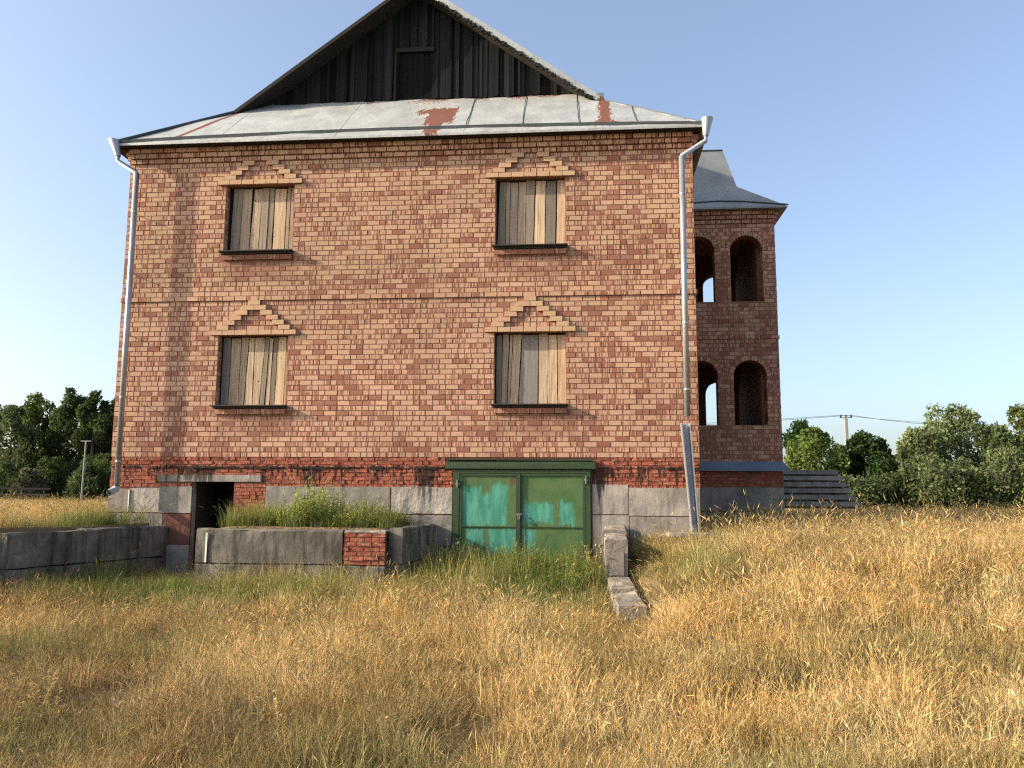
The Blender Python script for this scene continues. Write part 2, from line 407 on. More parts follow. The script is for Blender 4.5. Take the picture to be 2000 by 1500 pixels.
# window hoods of stepped projecting bricks
for x0, x1, z0, z1 in WIN:
    cx = (x0 + x1) / 2; hd = tag(MB().build("window_hood", 'mortar', house)) if False else None
    hb = MB(); hb.box(cx - .86, cx + .86, -.036, .004, z1 + .006, z1 + .094); hood = hb.build("window_hood", 'mortar', house)
    cells = [(cx - .875 + .25 * k, z1) for k in range(7)]
    top = 5 if z1 < 3 else 4
    for k in range(1, top + 1):
        cells += [(cx - .875 + .125 * k, z1 + .1 * k), (cx + .625 - .125 * k, z1 + .1 * k)]
    if top == 5: cells += [(cx - .125, z1 + .6)]
    for a, z in cells:
        mb = MB(); t = (random.uniform(.8, 1.), random.uniform(0, .15), random.random()); jj = random.uniform(-.004, .004)
        mb.box(a + .006, a + .244, -.050 + jj, -.012, z + .001, z + .091, t, (), .001); mb.build("hood_brick", 'hood', hood)

# boarded windows
def board(mb, x0, x1, x2, x3, y, z0, z1, tone, th=.022):
    n = 5; L = []; Rr = []
    for k in range(n + 1):
        f = k / n; z = z0 + (z1 - z0) * f; wv = .004
        L.append((x0 + (x2 - x0) * f + random.uniform(-wv, wv), z)); Rr.append((x1 + (x3 - x1) * f + random.uniform(-wv, wv), z))
    for k in range(n):
        mb.hexa([(L[k][0], y, L[k][1]), (Rr[k][0], y, Rr[k][1]), (Rr[k][0], y + th, Rr[k][1]), (L[k][0], y + th, L[k][1]),
                 (L[k + 1][0], y, L[k + 1][1]), (Rr[k + 1][0], y, Rr[k + 1][1]), (Rr[k + 1][0], y + th, Rr[k + 1][1]), (L[k + 1][0], y + th, L[k + 1][1])], tone,
                () if k in (0, n - 1) else (0, 1))
# (bottom-left, bottom-right, top-left, top-right in fractions of the window width, tan 0..1, brightness)
BRD = {
 0: [(.03, .14, .03, .14, .1, .8), (.14, .28, .15, .29, .7, .9), (.285, .36, .295, .40, .5, 1.0), (.37, .48, .41, .48, .8, 1.1), (.49, .58, .49, .64, .8, 1.05),
     (.59, .66, .645, .70, .4, .8), (.67, .73, .705, .75, .9, 1.15), (.74, .80, .76, .82, .3, .7), (.81, .93, .83, .95, .9, 1.1), (.935, 1., .955, 1., .7, .8)],
 1: [(.02, .09, .02, .10, .2, .9), (.09, .17, .11, .20, .6, .95), (.175, .21, .21, .255, .6, 1.0), (.215, .325, .26, .375, .75, 1.05), (.335, .60, .385, .61, .05, 1.1),
     (.615, .74, .615, .745, .75, 1.05), (.745, .88, .75, .87, .85, 1.15), (.885, 1., .88, 1., .9, 1.0)],
 2: [(.05, .18, .07, .21, .35, .9), (.19, .33, .215, .345, .6, 1.), (.335, .46, .38, .50, .7, 1.), (.47, .58, .505, .60, .5, .9), (.585, .66, .605, .68, .5, .8),
     (.68, .85, .69, .86, .9, 1.1), (.86, .91, .87, .915, .6, .9), (.915, 1., .925, 1., .5, .9)],
 3: [(.02, .13, .05, .14, .3, .9), (.135, .19, .145, .20, .6, 1.), (.195, .31, .205, .315, .45, 1.), (.315, .42, .32, .43, .6, .95), (.425, .53, .435, .565, .3, .9),
     (.54, .70, .575, .715, .95, 1.15), (.705, .85, .725, .87, .2, .75), (.865, 1., .885, 1., .85, 1.1)]}
for wi, (x0, x1, z0, z1) in enumerate(WIN):
    fr = MB(); wd = x1 - x0
    for a, b, c, d in ((x0, x0 + .05, z0, z1), (x1 - .05, x1, z0, z1), (x0 + .05, x1 - .05, z1 - .05, z1), (x0 + .05, x1 - .05, z0, z0 + .05)):
        fr.box(a, b, .195, .27, c, d)
    wf = fr.build("window", 'dark', house)
    bk = MB(); bk.box(x0, x1, .3, .32, z0, z1); bk.build("backing", 'black', wf)  # near-black sheet painted as the darkness behind the boards
    for q in BRD[wi]:
        mb = MB(); board(mb, x0 + wd * q[0] + .002, x0 + wd * q[1] - .003, x0 + wd * q[2] + .002, x0 + wd * q[3] - .003, .14 + random.uniform(-.008, .006),
                         z0 + .004, z1 - .03 + random.uniform(-.02, .02), (q[4], q[5], 0)); mb.build("board", 'board', wf)
    sm = MB(); sm.box(x0 - .045, x1 + .045, -.15, .16, z0 - .024, z0 - .002, j=.002); sm.box(x0 - .03, x1 + .03, -.07, -.004, z0 - .060, z0 - .025); sm.build("sill", 'sill', wf)
    for k in range(6):
        a = x0 - .02 + k * (wd + .04) / 6; mb = MB(); mb.box(a + .006, a + (wd + .04) / 6 - .006, -.055, -.012, z0 - .172, z0 - .076, (random.uniform(.1, .7), .5, .5), j=.001)
        mb.build("sill_brick", 'brick', wf)

# ------------------------------------------------------------------ plinth: old brick courses, concrete blocks
pb_ = MB()
DO = (1.70, 2.525); GA = (6.82, 9.40)
for a, b in ((0.01, DO[0]), (DO[1], GA[0]), (GA[1], W - .01)): pb_.box(a, b, .03, .38, -2.6, -.003)
pb_.box(DO[0], DO[1], .03, .38, -.47, -.003); pb_.box(GA[0], GA[1], .03, .38, -.2, -.003)
pb_.box(.01, .38, .38, DEPTH, -2.6, -.003); pb_.box(W - .38, W - .01, .38, DEPTH, -2.6, -.003); pb_.box(.38, W - .38, DEPTH - .38, DEPTH, -2.6, -.003)
pb_.box(.38, W - .38, .38, DEPTH - .38, -2.7, -2.6)
plinth = pb_.build("plinth", 'mortar', house)
def pl_cuts(z):
    c = []
    if z > -.235: c.append((GA[0] - .17, GA[1] + .10))
    else: c.append((GA[0] - .02, GA[1] + .02))
    if -.49 < z < -.345: c.append((1.0, 3.08))
    if z < -.48: c += [(0, DO[1]), (3.16, W)] if z < -.56 else [(DO[0], DO[1])]
    return c
PB = []
for r in range(15):
    z1 = -.006 - r * .0735; z0 = z1 - .064
    for a, b in lay(W, (z0 + z1) / 2, pl_cuts, off=.125 * (r % 2) + random.uniform(-.04, .04), joint=.014, headers=.3):
        PB.append((a, b, z0, z1))
PB.sort(key=lambda q: (q[0] - CAM.x) ** 2)
pv = []
for k in range(16):
    mb = MB(); mb.box(-.5, .5, 0, .05, -.032, .032, (random.random(), 0, 0), (4,)); 
    mb.v = [(x + random.uniform(-.015, .015), y + random.uniform(-.006, .012) * (y < .01), z + random.uniform(-.004, .004)) for x, y, z in mb.v]
    pv.append(mb.mesh("plinth_brick", M['oldbrick']))
prest = MB()
for i, (a, b, z0, z1) in enumerate(PB):
    if i < 290:
        o = bpy.data.objects.new("plinth_brick", pv[random.randrange(16)]); o.location = ((a + b) / 2, .006 + random.uniform(-.006, .008), (z0 + z1) / 2)
        o.scale = (b - a, 1, 1); link(o, plinth)
    else: FP.brick(prest, a, b, z0, z1, -.006 + random.uniform(-.008, .006), (random.random(), 0, 0), -.05, .004)
if prest.v: prest.build("plinth_brick", 'oldbrick', plinth, kind="stuff")
def block(x0, x1, z0, z1, mat='conc', y=.0, name="concrete_block", j=.008, parent=plinth, y1=.06):
    mb = MB(); n = max(2, int((x1 - x0) / .15)); g = .006
    top = [(x0 + g + (x1 - x0 - 2 * g) * k / n) for k in range(n + 1)]
    for k in range(n):
        a, b = top[k], top[k + 1]
        mb.box(a, b, y, y1, z0 + g, z1 - g, skip=(3,) if k < n - 1 else ())
    mb.v = [(x, yy + (mnoise.noise(Vector((x * 7, 0, z * 7))) * j if yy < y1 - .01 else 0), z + mnoise.noise(Vector((x * 5, 3, z))) * j) for x, yy, z in mb.v]
    return mb.build(name, mat, parent)
block(.0, .42, -1.08, -.62, 'conc', -.012); block(.42, 1.04, -1.08, -.60, 'rough', .006); block(1.04, DO[0], -1.09, -.57, 'conc', -.012)
block(.0, 1.13, -1.66, -1.09, 'conc', .0); block(1.13, DO[0], -1.68, -1.10, 'redconc', -.006); block(1.13, DO[0], -2.3, -1.69, 'conc', -.01)
block(3.16, 5.60, -1.085, -.56, 'conc', .0); block(5.62, GA[0] - .02, -1.07, -.555, 'rough', -.008, j=.02)
block(DO[1] - .03, 4.6, -1.66, -1.095, 'capconc', -.03); block(4.6, GA[0] - .02, -1.66, -1.085, 'conc', -.005); block(DO[1], GA[0], -2.25, -1.67, 'concdark', .0)
block(GA[1] + .02, 10.09, -1.055, -.50, 'concpale', .0); block(10.09, W - .012, -1.08, -.555, 'concpale', -.005)
block(GA[1] + .02, 10.1, -1.62, -1.06, 'concpale', -.004); block(10.1, W - .012, -1.65, -1.085, 'conc', .0); block(GA[1] + .02, W - .01, -2.25, -1.63, 'conc', .0)
mb = MB(); mb.box(1.0, 3.08, -.014, .06, -.478, -.352, j=.004); mb.build("door_lintel", 'conc', plinth)
mb = MB()                                   # door passage sides
mb.box(DO[0] - .02, DO[0] + .012, .03, .16, -2.3, -.48); mb.build("passage_wall", 'conc', plinth)
mb = MB(); mb.box(DO[0] - .03, DO[0] + .016, .162, 1.0, -2.3, -.475); mb.box(DO[1] - .016, DO[1] + .03, .39, 1.0, -2.3, -.475); mb.box(.39, W - .39, 1.6, 1.65, -2.6, -.12); mb.build("inner_wall", 'black', plinth)  # walls past the jamb coloured near black to stand for shade
fl = MB()                                   # ragged roofing-felt strip
x = .3
while x < W - .05:
    L = random.uniform(.06, .30)
    if not (GA[0] - .2 < x + L and x < GA[1] + .15) and random.random() < .35:
        h0, h1 = (.004 + .04 * random.random() ** 2 for _ in range(2))
        fl.hexa([(x, -.012, -.205 - h0), (x + L, -.01 - random.uniform(0, .012), -.205 - h1), (x + L, .02, -.2 - h1), (x, .02, -.2 - h0),
                 (x, -.016, -.188), (x + L, -.016, -.188), (x + L, .02, -.188), (x, .02, -.188)])
    x += L
fl.build("felt_strip", 'dark', plinth)
mb = MB(); mb.box(.418, .436, -.016, -.002, -1.06, -.64, j=.002); mb.build("lime_and_lit_edge_streak", 'white', plinth)  # lit vertical edge of the corner block, painted as a white strip

# ------------------------------------------------------------------ garage door
gd = MB()
gd.box(GA[0] - .005, 6.93, -.055, .05, -2.25, -.236); gd.box(9.30, GA[1] - .01, -.055, .05, -2.25, -.236); gd.box(6.93, 9.30, -.055, .05, -.30, -.236)
gate = gd.build("garage_door", 'dgreen', house)
mb = MB(); mb.box(GA[0] - .16, GA[1] + .09, -.085, .02, -.222, -.085, j=.008); mb.box(GA[0] - .10, GA[1] + .03, -.08, .02, -.073, -.045, j=.012); mb.build("header_beam", 'dgreen', gate)
for x0, x1 in ((6.935, 8.05), (8.062, 9.295)):
    mb = MB(); mb.box(x0 + .002, x1 - .002, -.030, -.012, -2.22, -1.302); mb.box(x0 + .002, x1 - .002, -.026, -.012, -1.298, -.306)
    lf = mb.build("door_leaf", 'green', gate)
    mb = MB()
    for a, b, c, d in ((x0, x0 + .045, -2.22, -.306), (x1 - .045, x1, -2.22, -.306), (x0 + .045, x1 - .045, -.35, -.306), (x0 + .045, x1 - .045, -1.306, -1.290)):
        mb.box(a, b, -.050, -.028, c, d, j=.0015)
    mb.build("leaf_frame", 'dgreen', lf)
mb = MB(); mb.box(8.03, 8.082, -.064, -.051, -2.2, -.31); mb.build("centre_strip", 'dgreen', gate)
for x, z in ((6.90, -.50), (6.90, -1.75), (9.31, -.42), (9.31, -1.75)):
    mb = MB(); mb.tube([(x, -.07, z - .07), (x, -.07, z + .07)], .014, 8); mb.box(x - .045, x + .045, -.062, -.054, z - .02, z + .02); mb.build("hinge", 'iron', gate)
mb = MB(); mb.box(8.0, 8.12, -.075, -.064, -1.085, -1.045); hs = mb.build("hasp", 'iron', gate)
mb = MB(); mb.box(8.035, 8.085, -.105, -.077, -1.155, -1.10); mb.tube([(8.045, -.09, -1.10), (8.045, -.09, -1.06), (8.06, -.09, -1.045), (8.075, -.09, -1.06), (8.075, -.09, -1.10)], .005, 6); mb.build("padlock", 'iron', hs)

# ------------------------------------------------------------------ main roof
EZ = 6.34; HL = Vector((1.46, 1.46, 7.77)); HR = Vector((9.747, 1.46, 7.77)); AP = Vector((5.52, 1.46, 10.76)); OV = .3; GY = 1.96
YB = DEPTH + .3
rf = MB()
def rslab(pts, th=.05): rf.slab(pts, (0, 0, th))
rslab([(-OV, -OV, EZ), tuple(HL), (HL.x, YB, HL.z), (-OV, YB, EZ)][::-1])
rslab([tuple(HL), tuple(AP), (AP.x, YB, AP.z), (HL.x, YB, HL.z)][::-1])
rslab([(W + OV, -OV, EZ), (W + OV, YB, EZ), (HR.x, YB, HR.z), tuple(HR)][::-1])
rslab([tuple(HR), (HR.x, YB, HR.z), (AP.x, YB, AP.z), tuple(AP)][::-1])
rf.poly([(-OV, YB - .3, EZ), (W + OV, YB - .3, EZ), (HR.x, YB - .3, HR.z), (AP.x, YB - .3, AP.z), (HL.x, YB - .3, HL.z)])
roof = rf.build("roof", 'tin', house)
# under-boards and soffit
mb = MB(); mb.slab([(-OV + .01, -OV + .01, EZ - .045), (-OV + .01, DEPTH, EZ - .045), (.02, DEPTH, EZ - .045), (.02, -.1, EZ - .045)][::-1], (0, 0, .02)); mb.box(-.12, W + .12, -.118, .3, 6.301, 6.315)
mb.build("soffit", 'dark', roof)
# skirt sheets
slope = (HL.z - EZ) / (HL.y + OV)
def skz(y): return EZ + (y + OV) * slope
edges = [-OV, .62, 1.9, 3.1, 4.35, 5.6, 6.95, 8.10, 9.22, 10.35, W + OV]
def xl(y): return -OV + (y + OV)
def xr(y): return W + OV - (y + OV) * (W + OV - HR.x) / (HR.y + OV)
for k in range(len(edges) - 1):
    a, b = edges[k], edges[k + 1]; bz = -.012 + .004 * (k % 2)
    ny = 10; mb = MB(); pts = []
    for i in range(ny + 1):
        y = -OV + (GY + OV + .05) * i / ny
        lx = max(a - .03 * (y + .3), xl(min(y, HL.y)) if k < 2 else a - .03 * (y + .3)); rx = min(b - .03 * (y + .3), xr(min(y, HR.y)))
        lx = max(lx, xl(min(y, HL.y)));
        if rx - lx < .02: rx = lx + .02 if lx < 5 else rx; lx = min(lx, rx - .001)
        pts.append((lx, rx, y))
    for i in range(ny):
        (l0, r0_, y0), (l1, r1_, y1) = pts[i], pts[i + 1]
        if r0_ - l0 <= .021 and r1_ - l1 <= .021: continue
        nx = 6
        for q in range(nx):
            f0, f1 = q / nx, (q + 1) / nx
            P4 = [(l0 + (r0_ - l0) * f0, y0), (l0 + (r0_ - l0) * f1, y0), (l1 + (r1_ - l1) * f1, y1), (l1 + (r1_ - l1) * f0, y1)]
            mb.poly([(x, y, skz(y) + bz + .026 * mnoise.noise(Vector((x * 1.6, y * 1.7, 1)))) for x, y in P4])
    ob = mb.build("roof_sheet", 'tin', roof, True)
    if 3 <= k < len(edges) - 2 and k not in (3, 4):
        sb = MB(); x = b
        pp = [(x - .03 * (y + .3) + random.uniform(-.012, .012), y, skz(y) + .004) for y in np.linspace(.02, min(GY, 1.9 if k < 8 else .95), 6)]
        sb.tube(pp, .007, 6); sb.build("seam", 'tinfold', ob)
# raised gutter fold and eave edge
mb = MB(); N_ = 30
for i in range(N_):
    q = []
    for f in (i / N_, (i + 1) / N_):
        x = -OV + .03 + (W + 2 * OV - .06) * f; o = .26 * math.sin(math.pi * min(1, max(0, f))) ** .7 + .0; q.append((x, -OV + o))
    (xa, ya), (xb, yb) = q
    mb.hexa([(xa, ya, skz(ya) - .02), (xb, yb, skz(yb) - .02), (xb, yb + .02, skz(yb)), (xa, ya + .02, skz(ya)),
             (xa, ya - .01, skz(ya) + .055), (xb, yb - .01, skz(yb) + .055), (xb, yb + .015, skz(yb) + .055), (xa, ya + .015, skz(ya) + .055)])
mb.build("gutter_fold", 'tinfold', roof)
mb = MB(); mb.box(-OV, W + OV, -OV - .012, -OV + .01, EZ - .055, EZ - .008); mb.build("eave_trim", 'tin', roof)
mb = MB(); mb.slab([(-OV, -OV, EZ - .056), (W + OV, -OV, EZ - .056), (W + OV - .3, 0, EZ - .04), (0, 0, EZ - .04)][::-1], (0, 0, -.01)); mb.build("eave_soffit", 'dark', roof)
# hip caps
mb = MB(); mb.tube([(-OV, -OV, EZ + .02), tuple(HL + Vector((0, 0, .02)))], .03, 6); mb.build("hip_cap", 'tinfold', roof)
mb = MB(); mb.tube([(W + OV, -OV, EZ + .01), tuple(HR + Vector((0, 0, .0)))], .012, 6); mb.build("hip_cap", 'tinfold', roof)
# rake fascias: pale scalloped metal on the right, thin dark board on the left
mb = MB(); n = 90
for i in range(n):
    p0 = AP.lerp(HR, i / n); p1 = AP.lerp(HR, (i + 1) / n); wv = .135 + .012 * math.sin(i * 1.4) + random.uniform(-.006, .006)
    y = 1.44
    mb.hexa([(p0.x, y, p0.z - wv), (p1.x, y, p1.z - wv), (p1.x, y + .02, p1.z - wv), (p0.x, y + .02, p0.z - wv),
             (p0.x, y, p0.z + .03), (p1.x, y, p1.z + .03), (p1.x, y + .02, p1.z + .03), (p0.x, y + .02, p0.z + .03)])
mb.build("rake_fascia", 'tin', roof)
mb = MB(); y = 1.44; d = .07
mb.hexa([(HL.x, y, HL.z - d), (AP.x, y, AP.z - d), (AP.x, y + .03, AP.z - d), (HL.x, y + .03, HL.z - d),
         (HL.x, y, HL.z + .03), (AP.x, y, AP.z + .03), (AP.x, y + .03, AP.z + .03), (HL.x, y + .03, HL.z + .03)])
mb.build("rake_fascia", 'dark', roof)
mb = MB()
for i in range(170):
    f = random.random() ** .8; p = AP.lerp(HR, f) + Vector((0, -.02, -.15 + random.uniform(-.03, .02))); r = random.uniform(.015, .04)
    mb.box(p.x - r, p.x + r, p.y - .01, p.y + .04, p.z - r, p.z + r * .7, j=.015)
mb.build("moss", 'dark', roof, kind="stuff")
# boarding under the rake overhang
mb = MB()
for A_, B_ in ((HL, AP), (HR, AP)):
    for k in range(4):
        y0 = 1.475 + k * .12
        for f in range(6):
            p = A_.lerp(B_, f / 6); q = A_.lerp(B_, (f + 1) / 6)
            mb.hexa([(p.x, y0, p.z - .075), (q.x, y0, q.z - .075), (q.x, y0 + .115, q.z - .075), (p.x, y0 + .115, p.z - .075),
                     (p.x, y0, p.z - .055), (q.x, y0, q.z - .055), (q.x, y0 + .115, q.z - .055), (p.x, y0 + .115, p.z - .055)])
mb.build("rake_soffit", 'dark', roof)
# gable planks
gb = MB(); gb.poly([(HL.x + .1, GY + .05, 7.9), (HR.x - .1, GY + .05, 7.9), (AP.x, GY + .05, AP.z - .1)]); gable = gb.build("gable_wall", 'black', house)
def rakez(x): return (HL.z + (AP.z - HL.z) * (x - HL.x) / (AP.x - HL.x) if x < AP.x else HR.z + (AP.z - HR.z) * (HR.x - x) / (HR.x - AP.x)) - .08
x = 2.0; HX = (5.06, 5.88, 9.42)
zb = skz(GY) - .02
while x < 9.3:
    wd = random.uniform(.075, .15); x1 = x + wd
    zt0, zt1 = rakez(x), rakez(x1)
    if min(zt0, zt1) > zb + .05:
        y = GY - random.choice((0, .022, .03)) ; z0 = zb + random.uniform(-.01, .03)
        if HX[0] < (x + x1) / 2 < HX[1]: z0 = HX[2] + random.uniform(-.01, .01)
        mb = MB(); t = (random.random() ** 2.5, random.uniform(.6, 1.3), 0)
        mb.hexa([(x + .004, y, z0), (x1 - .004, y, z0), (x1 - .004, y + .025, z0), (x + .004, y + .025, z0),
                 (x + .004, y, zt0), (x1 - .004, y, zt1), (x1 - .004, y + .025, zt1), (x + .004, y + .025, zt0)], t)
        mb.build("plank", 'plank', gable)
        if random.random() < .45:
            bt = MB(); bw = random.uniform(.018, .03); y -= random.uniform(.016, .026); t = (random.uniform(.4, 1) ** 2, random.uniform(.9, 1.6), 0)
            bt.hexa([(x1 - bw, y, z0 + .02), (x1 + bw, y, z0 + .02), (x1 + bw, y + .02, z0 + .02), (x1 - bw, y + .02, z0 + .02),
                     (x1 - bw, y, min(zt0, zt1) - .03), (x1 + bw, y, min(zt0, zt1) - .03), (x1 + bw, y + .02, min(zt0, zt1) - .03), (x1 - bw, y + .02, min(zt0, zt1) - .03)], t)
            bt.build("batten", 'plank', gable)
    x = x1
mb = MB(); mb.box(HX[0] - .02, HX[1] + .04, GY - .05, GY - .032, HX[2] - .10, HX[2] + .0); mb.box(HX[0] - .05, HX[0] - .005, GY - .045, GY - .031, zb, HX[2] - .1); hatch = mb.build("hatch", 'dark', gable)
for k in range(7):
    a = HX[0] + k * .125; mb = MB(); mb.box(a + .004, min(a + .121, HX[1]), GY + .02, GY + .04, zb, HX[2], (random.random() * .1, random.uniform(.2, .5), 0)); mb.build("hatch_board", 'plank', hatch)

# ------------------------------------------------------------------ downpipes
def downpipe(fx, fz, nx, px_, pz, bz, py=-.235, elbow=True, lean=0.):
    # straight pipe
    mb = MB(); mb.tube([(px_, py, bz), (px_ + lean, py, pz)], .055, 14); p = mb.build("downpipe", 'pipe', house, True)
    mb = MB(); mb.tube([(px_ + lean, py, pz - .02), (px_ + lean, py, pz + .01), (nx, -.32, fz - .42), (nx, -.32, fz - .30)], .045, 12); mb.build("pipe_bend", 'pipe', p, True)
    mb = MB(); i0 = len(mb.v); ring = []
    for z, rx, ry in ((fz - .32, .055, .055), (fz - .20, .075, .075), (fz + .03, .115, .105)):
        for q in range(12):
            an = 2 * math.pi * q / 12; mb.v.append((fx + (nx - fx) * (fz + .03 - z) / .35 + rx * math.cos(an), -.32 + ry * math.sin(an), z)); mb.t.append((1, 1, 1))
    for k in range(2):
        for q in range(12):
            a = k * 12 + q; b = k * 12 + (q + 1) % 12; mb.f.append((a, b, b + 12, a + 12))
    mb.build("funnel", 'pipe', p, True)
    for z in np.arange(bz + .5, pz, 1.25):
        f = (z - bz) / (pz - bz); mb = MB(); mb.tube([(px_ + lean * f, py, z - .012), (px_ + lean * f, py, z + .012)], .061, 14); mb.tube([(px_ + lean * f, py, z), (px_ + lean * f, .0, z)], .008, 6); mb.build("bracket", 'pipe', p)
    if elbow:
        mb = MB(); mb.tube([(px_, py, bz + .03), (px_ - .01, py - .0, bz - .03), (px_ - .05, py - .14, bz - .10), (px_ - .06, py - .17, bz - .11)], .066, 14, cap=False)
        mb.build("elbow", 'pipe', p, True)
    return p
downpipe(-.22, 6.38, -.10, .30, 5.72, -.60, lean=-.03)
downpipe(11.66, 6.42, 11.62, 11.17, 5.74, .74, elbow=False)
mb = MB()
def chan(z, off): return 11.05 + (0.6 - z) * .055 + off
for a, b, y0, y1 in ((0, .018, -.30, -.10), (.018, .15, -.125, -.10), (.15, .168, -.30, -.10)):
    p = []
    for z in (-1.34, .62):
        f = (z + 1.34) / 1.96; yo = -.38 * (1 - f); s_ = .75 + .25 * f
        p += [(chan(z, a * s_), y0 + yo, z), (chan(z, b * s_), y0 + yo, z), (chan(z, b * s_), y1 + yo, z), (chan(z, a * s_), y1 + yo, z)]
    mb.hexa(p)
o = mb.build("drain_channel", 'channel'); tag(o, "grey metal rain channel leaning on the right corner below the downpipe", "drain channel")

# ------------------------------------------------------------------ porch tower
ARF = [(11.72, 12.505, 4.03, 5.30), (12.87, 13.66, 4.03, 5.30), (11.72, 12.505, 1.0, 2.18), (12.87, 13.66, 1.0, 2.18)]
ARR = [(11.75, 12.42, 4.03, 5.28), (12.70, 13.50, 4.03, 5.28), (11.75, 12.42, 1.0, 2.16), (12.70, 13.50, 1.0, 2.16)]
def arch_wall(mb, x0, x1, y0, y1, z0, z1, AR):
    cols = sorted({(a, b) for a, b, c, d in AR}); xx = [x0]
    for a, b in cols: xx += [a, b]
    xx.append(x1)
    for i in range(0, len(xx), 2): mb.box(xx[i], xx[i + 1], y0, y1, z0, z1)
    for a, b in cols:
        zc = z0
        for _, _, s_, sp_ in sorted([q for q in AR if q[0] == a], key=lambda q: q[2]):
            mb.box(a, b, y0, y1, zc, s_); r = (b - a) / 2; zt = sp_ + r + .05; n = 14; cx = (a + b) / 2
            for k in range(n):
                t0, t1 = math.pi * (1 - k / n), math.pi * (1 - (k + 1) / n)
                xa, xb = cx + r * math.cos(t0), cx + r * math.cos(t1); za, zb_ = sp_ + r * math.sin(t0), sp_ + r * math.sin(t1)
                mb.hexa([(xa, y0, za), (xb, y0, zb_), (xb, y1, zb_), (xa, y1, za), (xa, y0, zt), (xb, y0, zt), (xb, y1, zt), (xa, y1, zt)])
            zc = zt
        mb.box(a, b, y0, y1, zc, z1)
tw = MB(); arch_wall(tw, W + .001, TX - .006, TY + .006, TY + .38, -.14, 6.28, ARF)
arch_wall(tw, W + .001, TX - .39, 8.3, 8.68, -.14, 6.28, ARR)
tw.box(TX - .38, TX - .006, TY + .381, 8.68, -.14, 6.28)
for z in (-.14, 2.88, 6.05): tw.box(W + .001, TX - .39, TY + .39, 8.29, z, z + .14)
tower = tw.build("tower_wall", 'mortar', house)
tb = MB(); TP = Plane(W, TY, 1, 0); TW = TX - W
def tcuts(z):
    c = []
    for a, b, s_, sp_ in ARF:
        r = (b - a) / 2; cx = (a + b) / 2 - W
        if s_ < z < sp_: c.append((a - W, b - W))
        elif sp_ <= z < sp_ + r + .11:
            R2 = r + .11; h = math.sqrt(max(0, R2 * R2 - (max(z - .045, sp_) - sp_) ** 2)); c.append((cx - h, cx + h))
    return c
for r in range(-1, 63):
    dep = (.028 if r == 31 else 0) + (.04 if r == 60 else .08 if r == 61 else .12 if r == 62 else 0)
    for a, b in lay(TW, r * .1 + .05, tcuts, off=.125 * (r % 2), headers=.2):
        t = bricktone(a + W, r * .1); TP.brick(tb, a, b, r * .1, r * .1 + .083, dep + random.uniform(-.004, .003), (t[0] * .72, t[1], t[2]), -.03)  # front bricks less pale: shade on the tower put into their colour
TS = Plane(TX, TY, 0, 1)
for r in range(-1, 63):
    dep = (.028 if r == 31 else 0) + (.04 if r == 60 else .08 if r == 61 else .12 if r == 62 else 0)
    for a, b in lay(3.98, 0, lambda z: [], off=.125 * ((r + 1) % 2)):
        TS.brick(tb, a, b, r * .1, r * .1 + .083, dep + random.uniform(-.004, .003), bricktone(a, r * .1), -.03)
for a, b, s_, sp_ in ARF:
    r = (b - a) / 2; cx = (a + b) / 2; n = 17
    for k in range(n):
        t0, t1 = math.pi * (k + .07) / n, math.pi * (k + .93) / n; t = bricktone(cx, sp_)
        q = [(cx + rr * math.cos(t_), sp_ + rr * math.sin(t_)) for rr, t_ in ((r, t0), (r + .105, t0), (r + .105, t1), (r, t1))]
        tb.hexa([(q[0][0], TY - .008, q[0][1]), (q[1][0], TY - .008, q[1][1]), (q[1][0], TY + .03, q[1][1]), (q[0][0], TY + .03, q[0][1]),
                 (q[3][0], TY - .008, q[3][1]), (q[2][0], TY - .008, q[2][1]), (q[2][0], TY + .03, q[2][1]), (q[3][0], TY + .03, q[3][1])], (t[0] * .72, t[1], t[2]))  # arch bricks darkened likewise, shade in the colour
    for z in np.arange(s_, sp_ - .05, .1):      # jamb bricks
        tb.box(b - .004, b + .02, TY + .004, TY + .37, z, z + .088, bricktone(b, z)); tb.box(a - .02, a + .004, TY + .004, TY + .37, z, z + .088, bricktone(a, z))
tb.build("brick", 'brick', tower, kind="stuff")
# tower base
mb = MB(); mb.slab([(W + .02, TY - .12, -.05), (TX + .12, TY - .12, -.05), (TX + .0, TY - .0, .13), (W + .02, TY - .0, .13)], (0, -.02, .03)); mb.box(W + .02, TX + .12, TY - .125, TY - .11, -.10, -.055); mb.build("metal_ledge", 'ledge', house)
mb = MB(); mb.box(W + .02, TX - .012, TY + .02, TY + .4, -2.2, -.142); mb.box(TX - .4, TX - .012, TY + .4, 8.68, -2.2, -.142); tbase = mb.build("tower_base", 'mortar', house)
q_ = MB()
for r in range(5):
    for a, b in lay(TW, 0, lambda z: [], off=.125 * (r % 2), headers=.3): TP.brick(q_, a, b, -.175 - r * .0735, -.112 - r * .0735, .0 + random.uniform(-.006, .004), (random.random(), 0, 0), -.03, .003)
q_.build("brick", 'oldbrick', tbase, kind="stuff")
block(W + .02, TX, -1.05, -.475, 'conc', TY - .006, parent=tbase, y1=TY + .06); block(W + .02, TX, -1.65, -1.06, 'conc', TY, parent=tbase, y1=TY + .06)
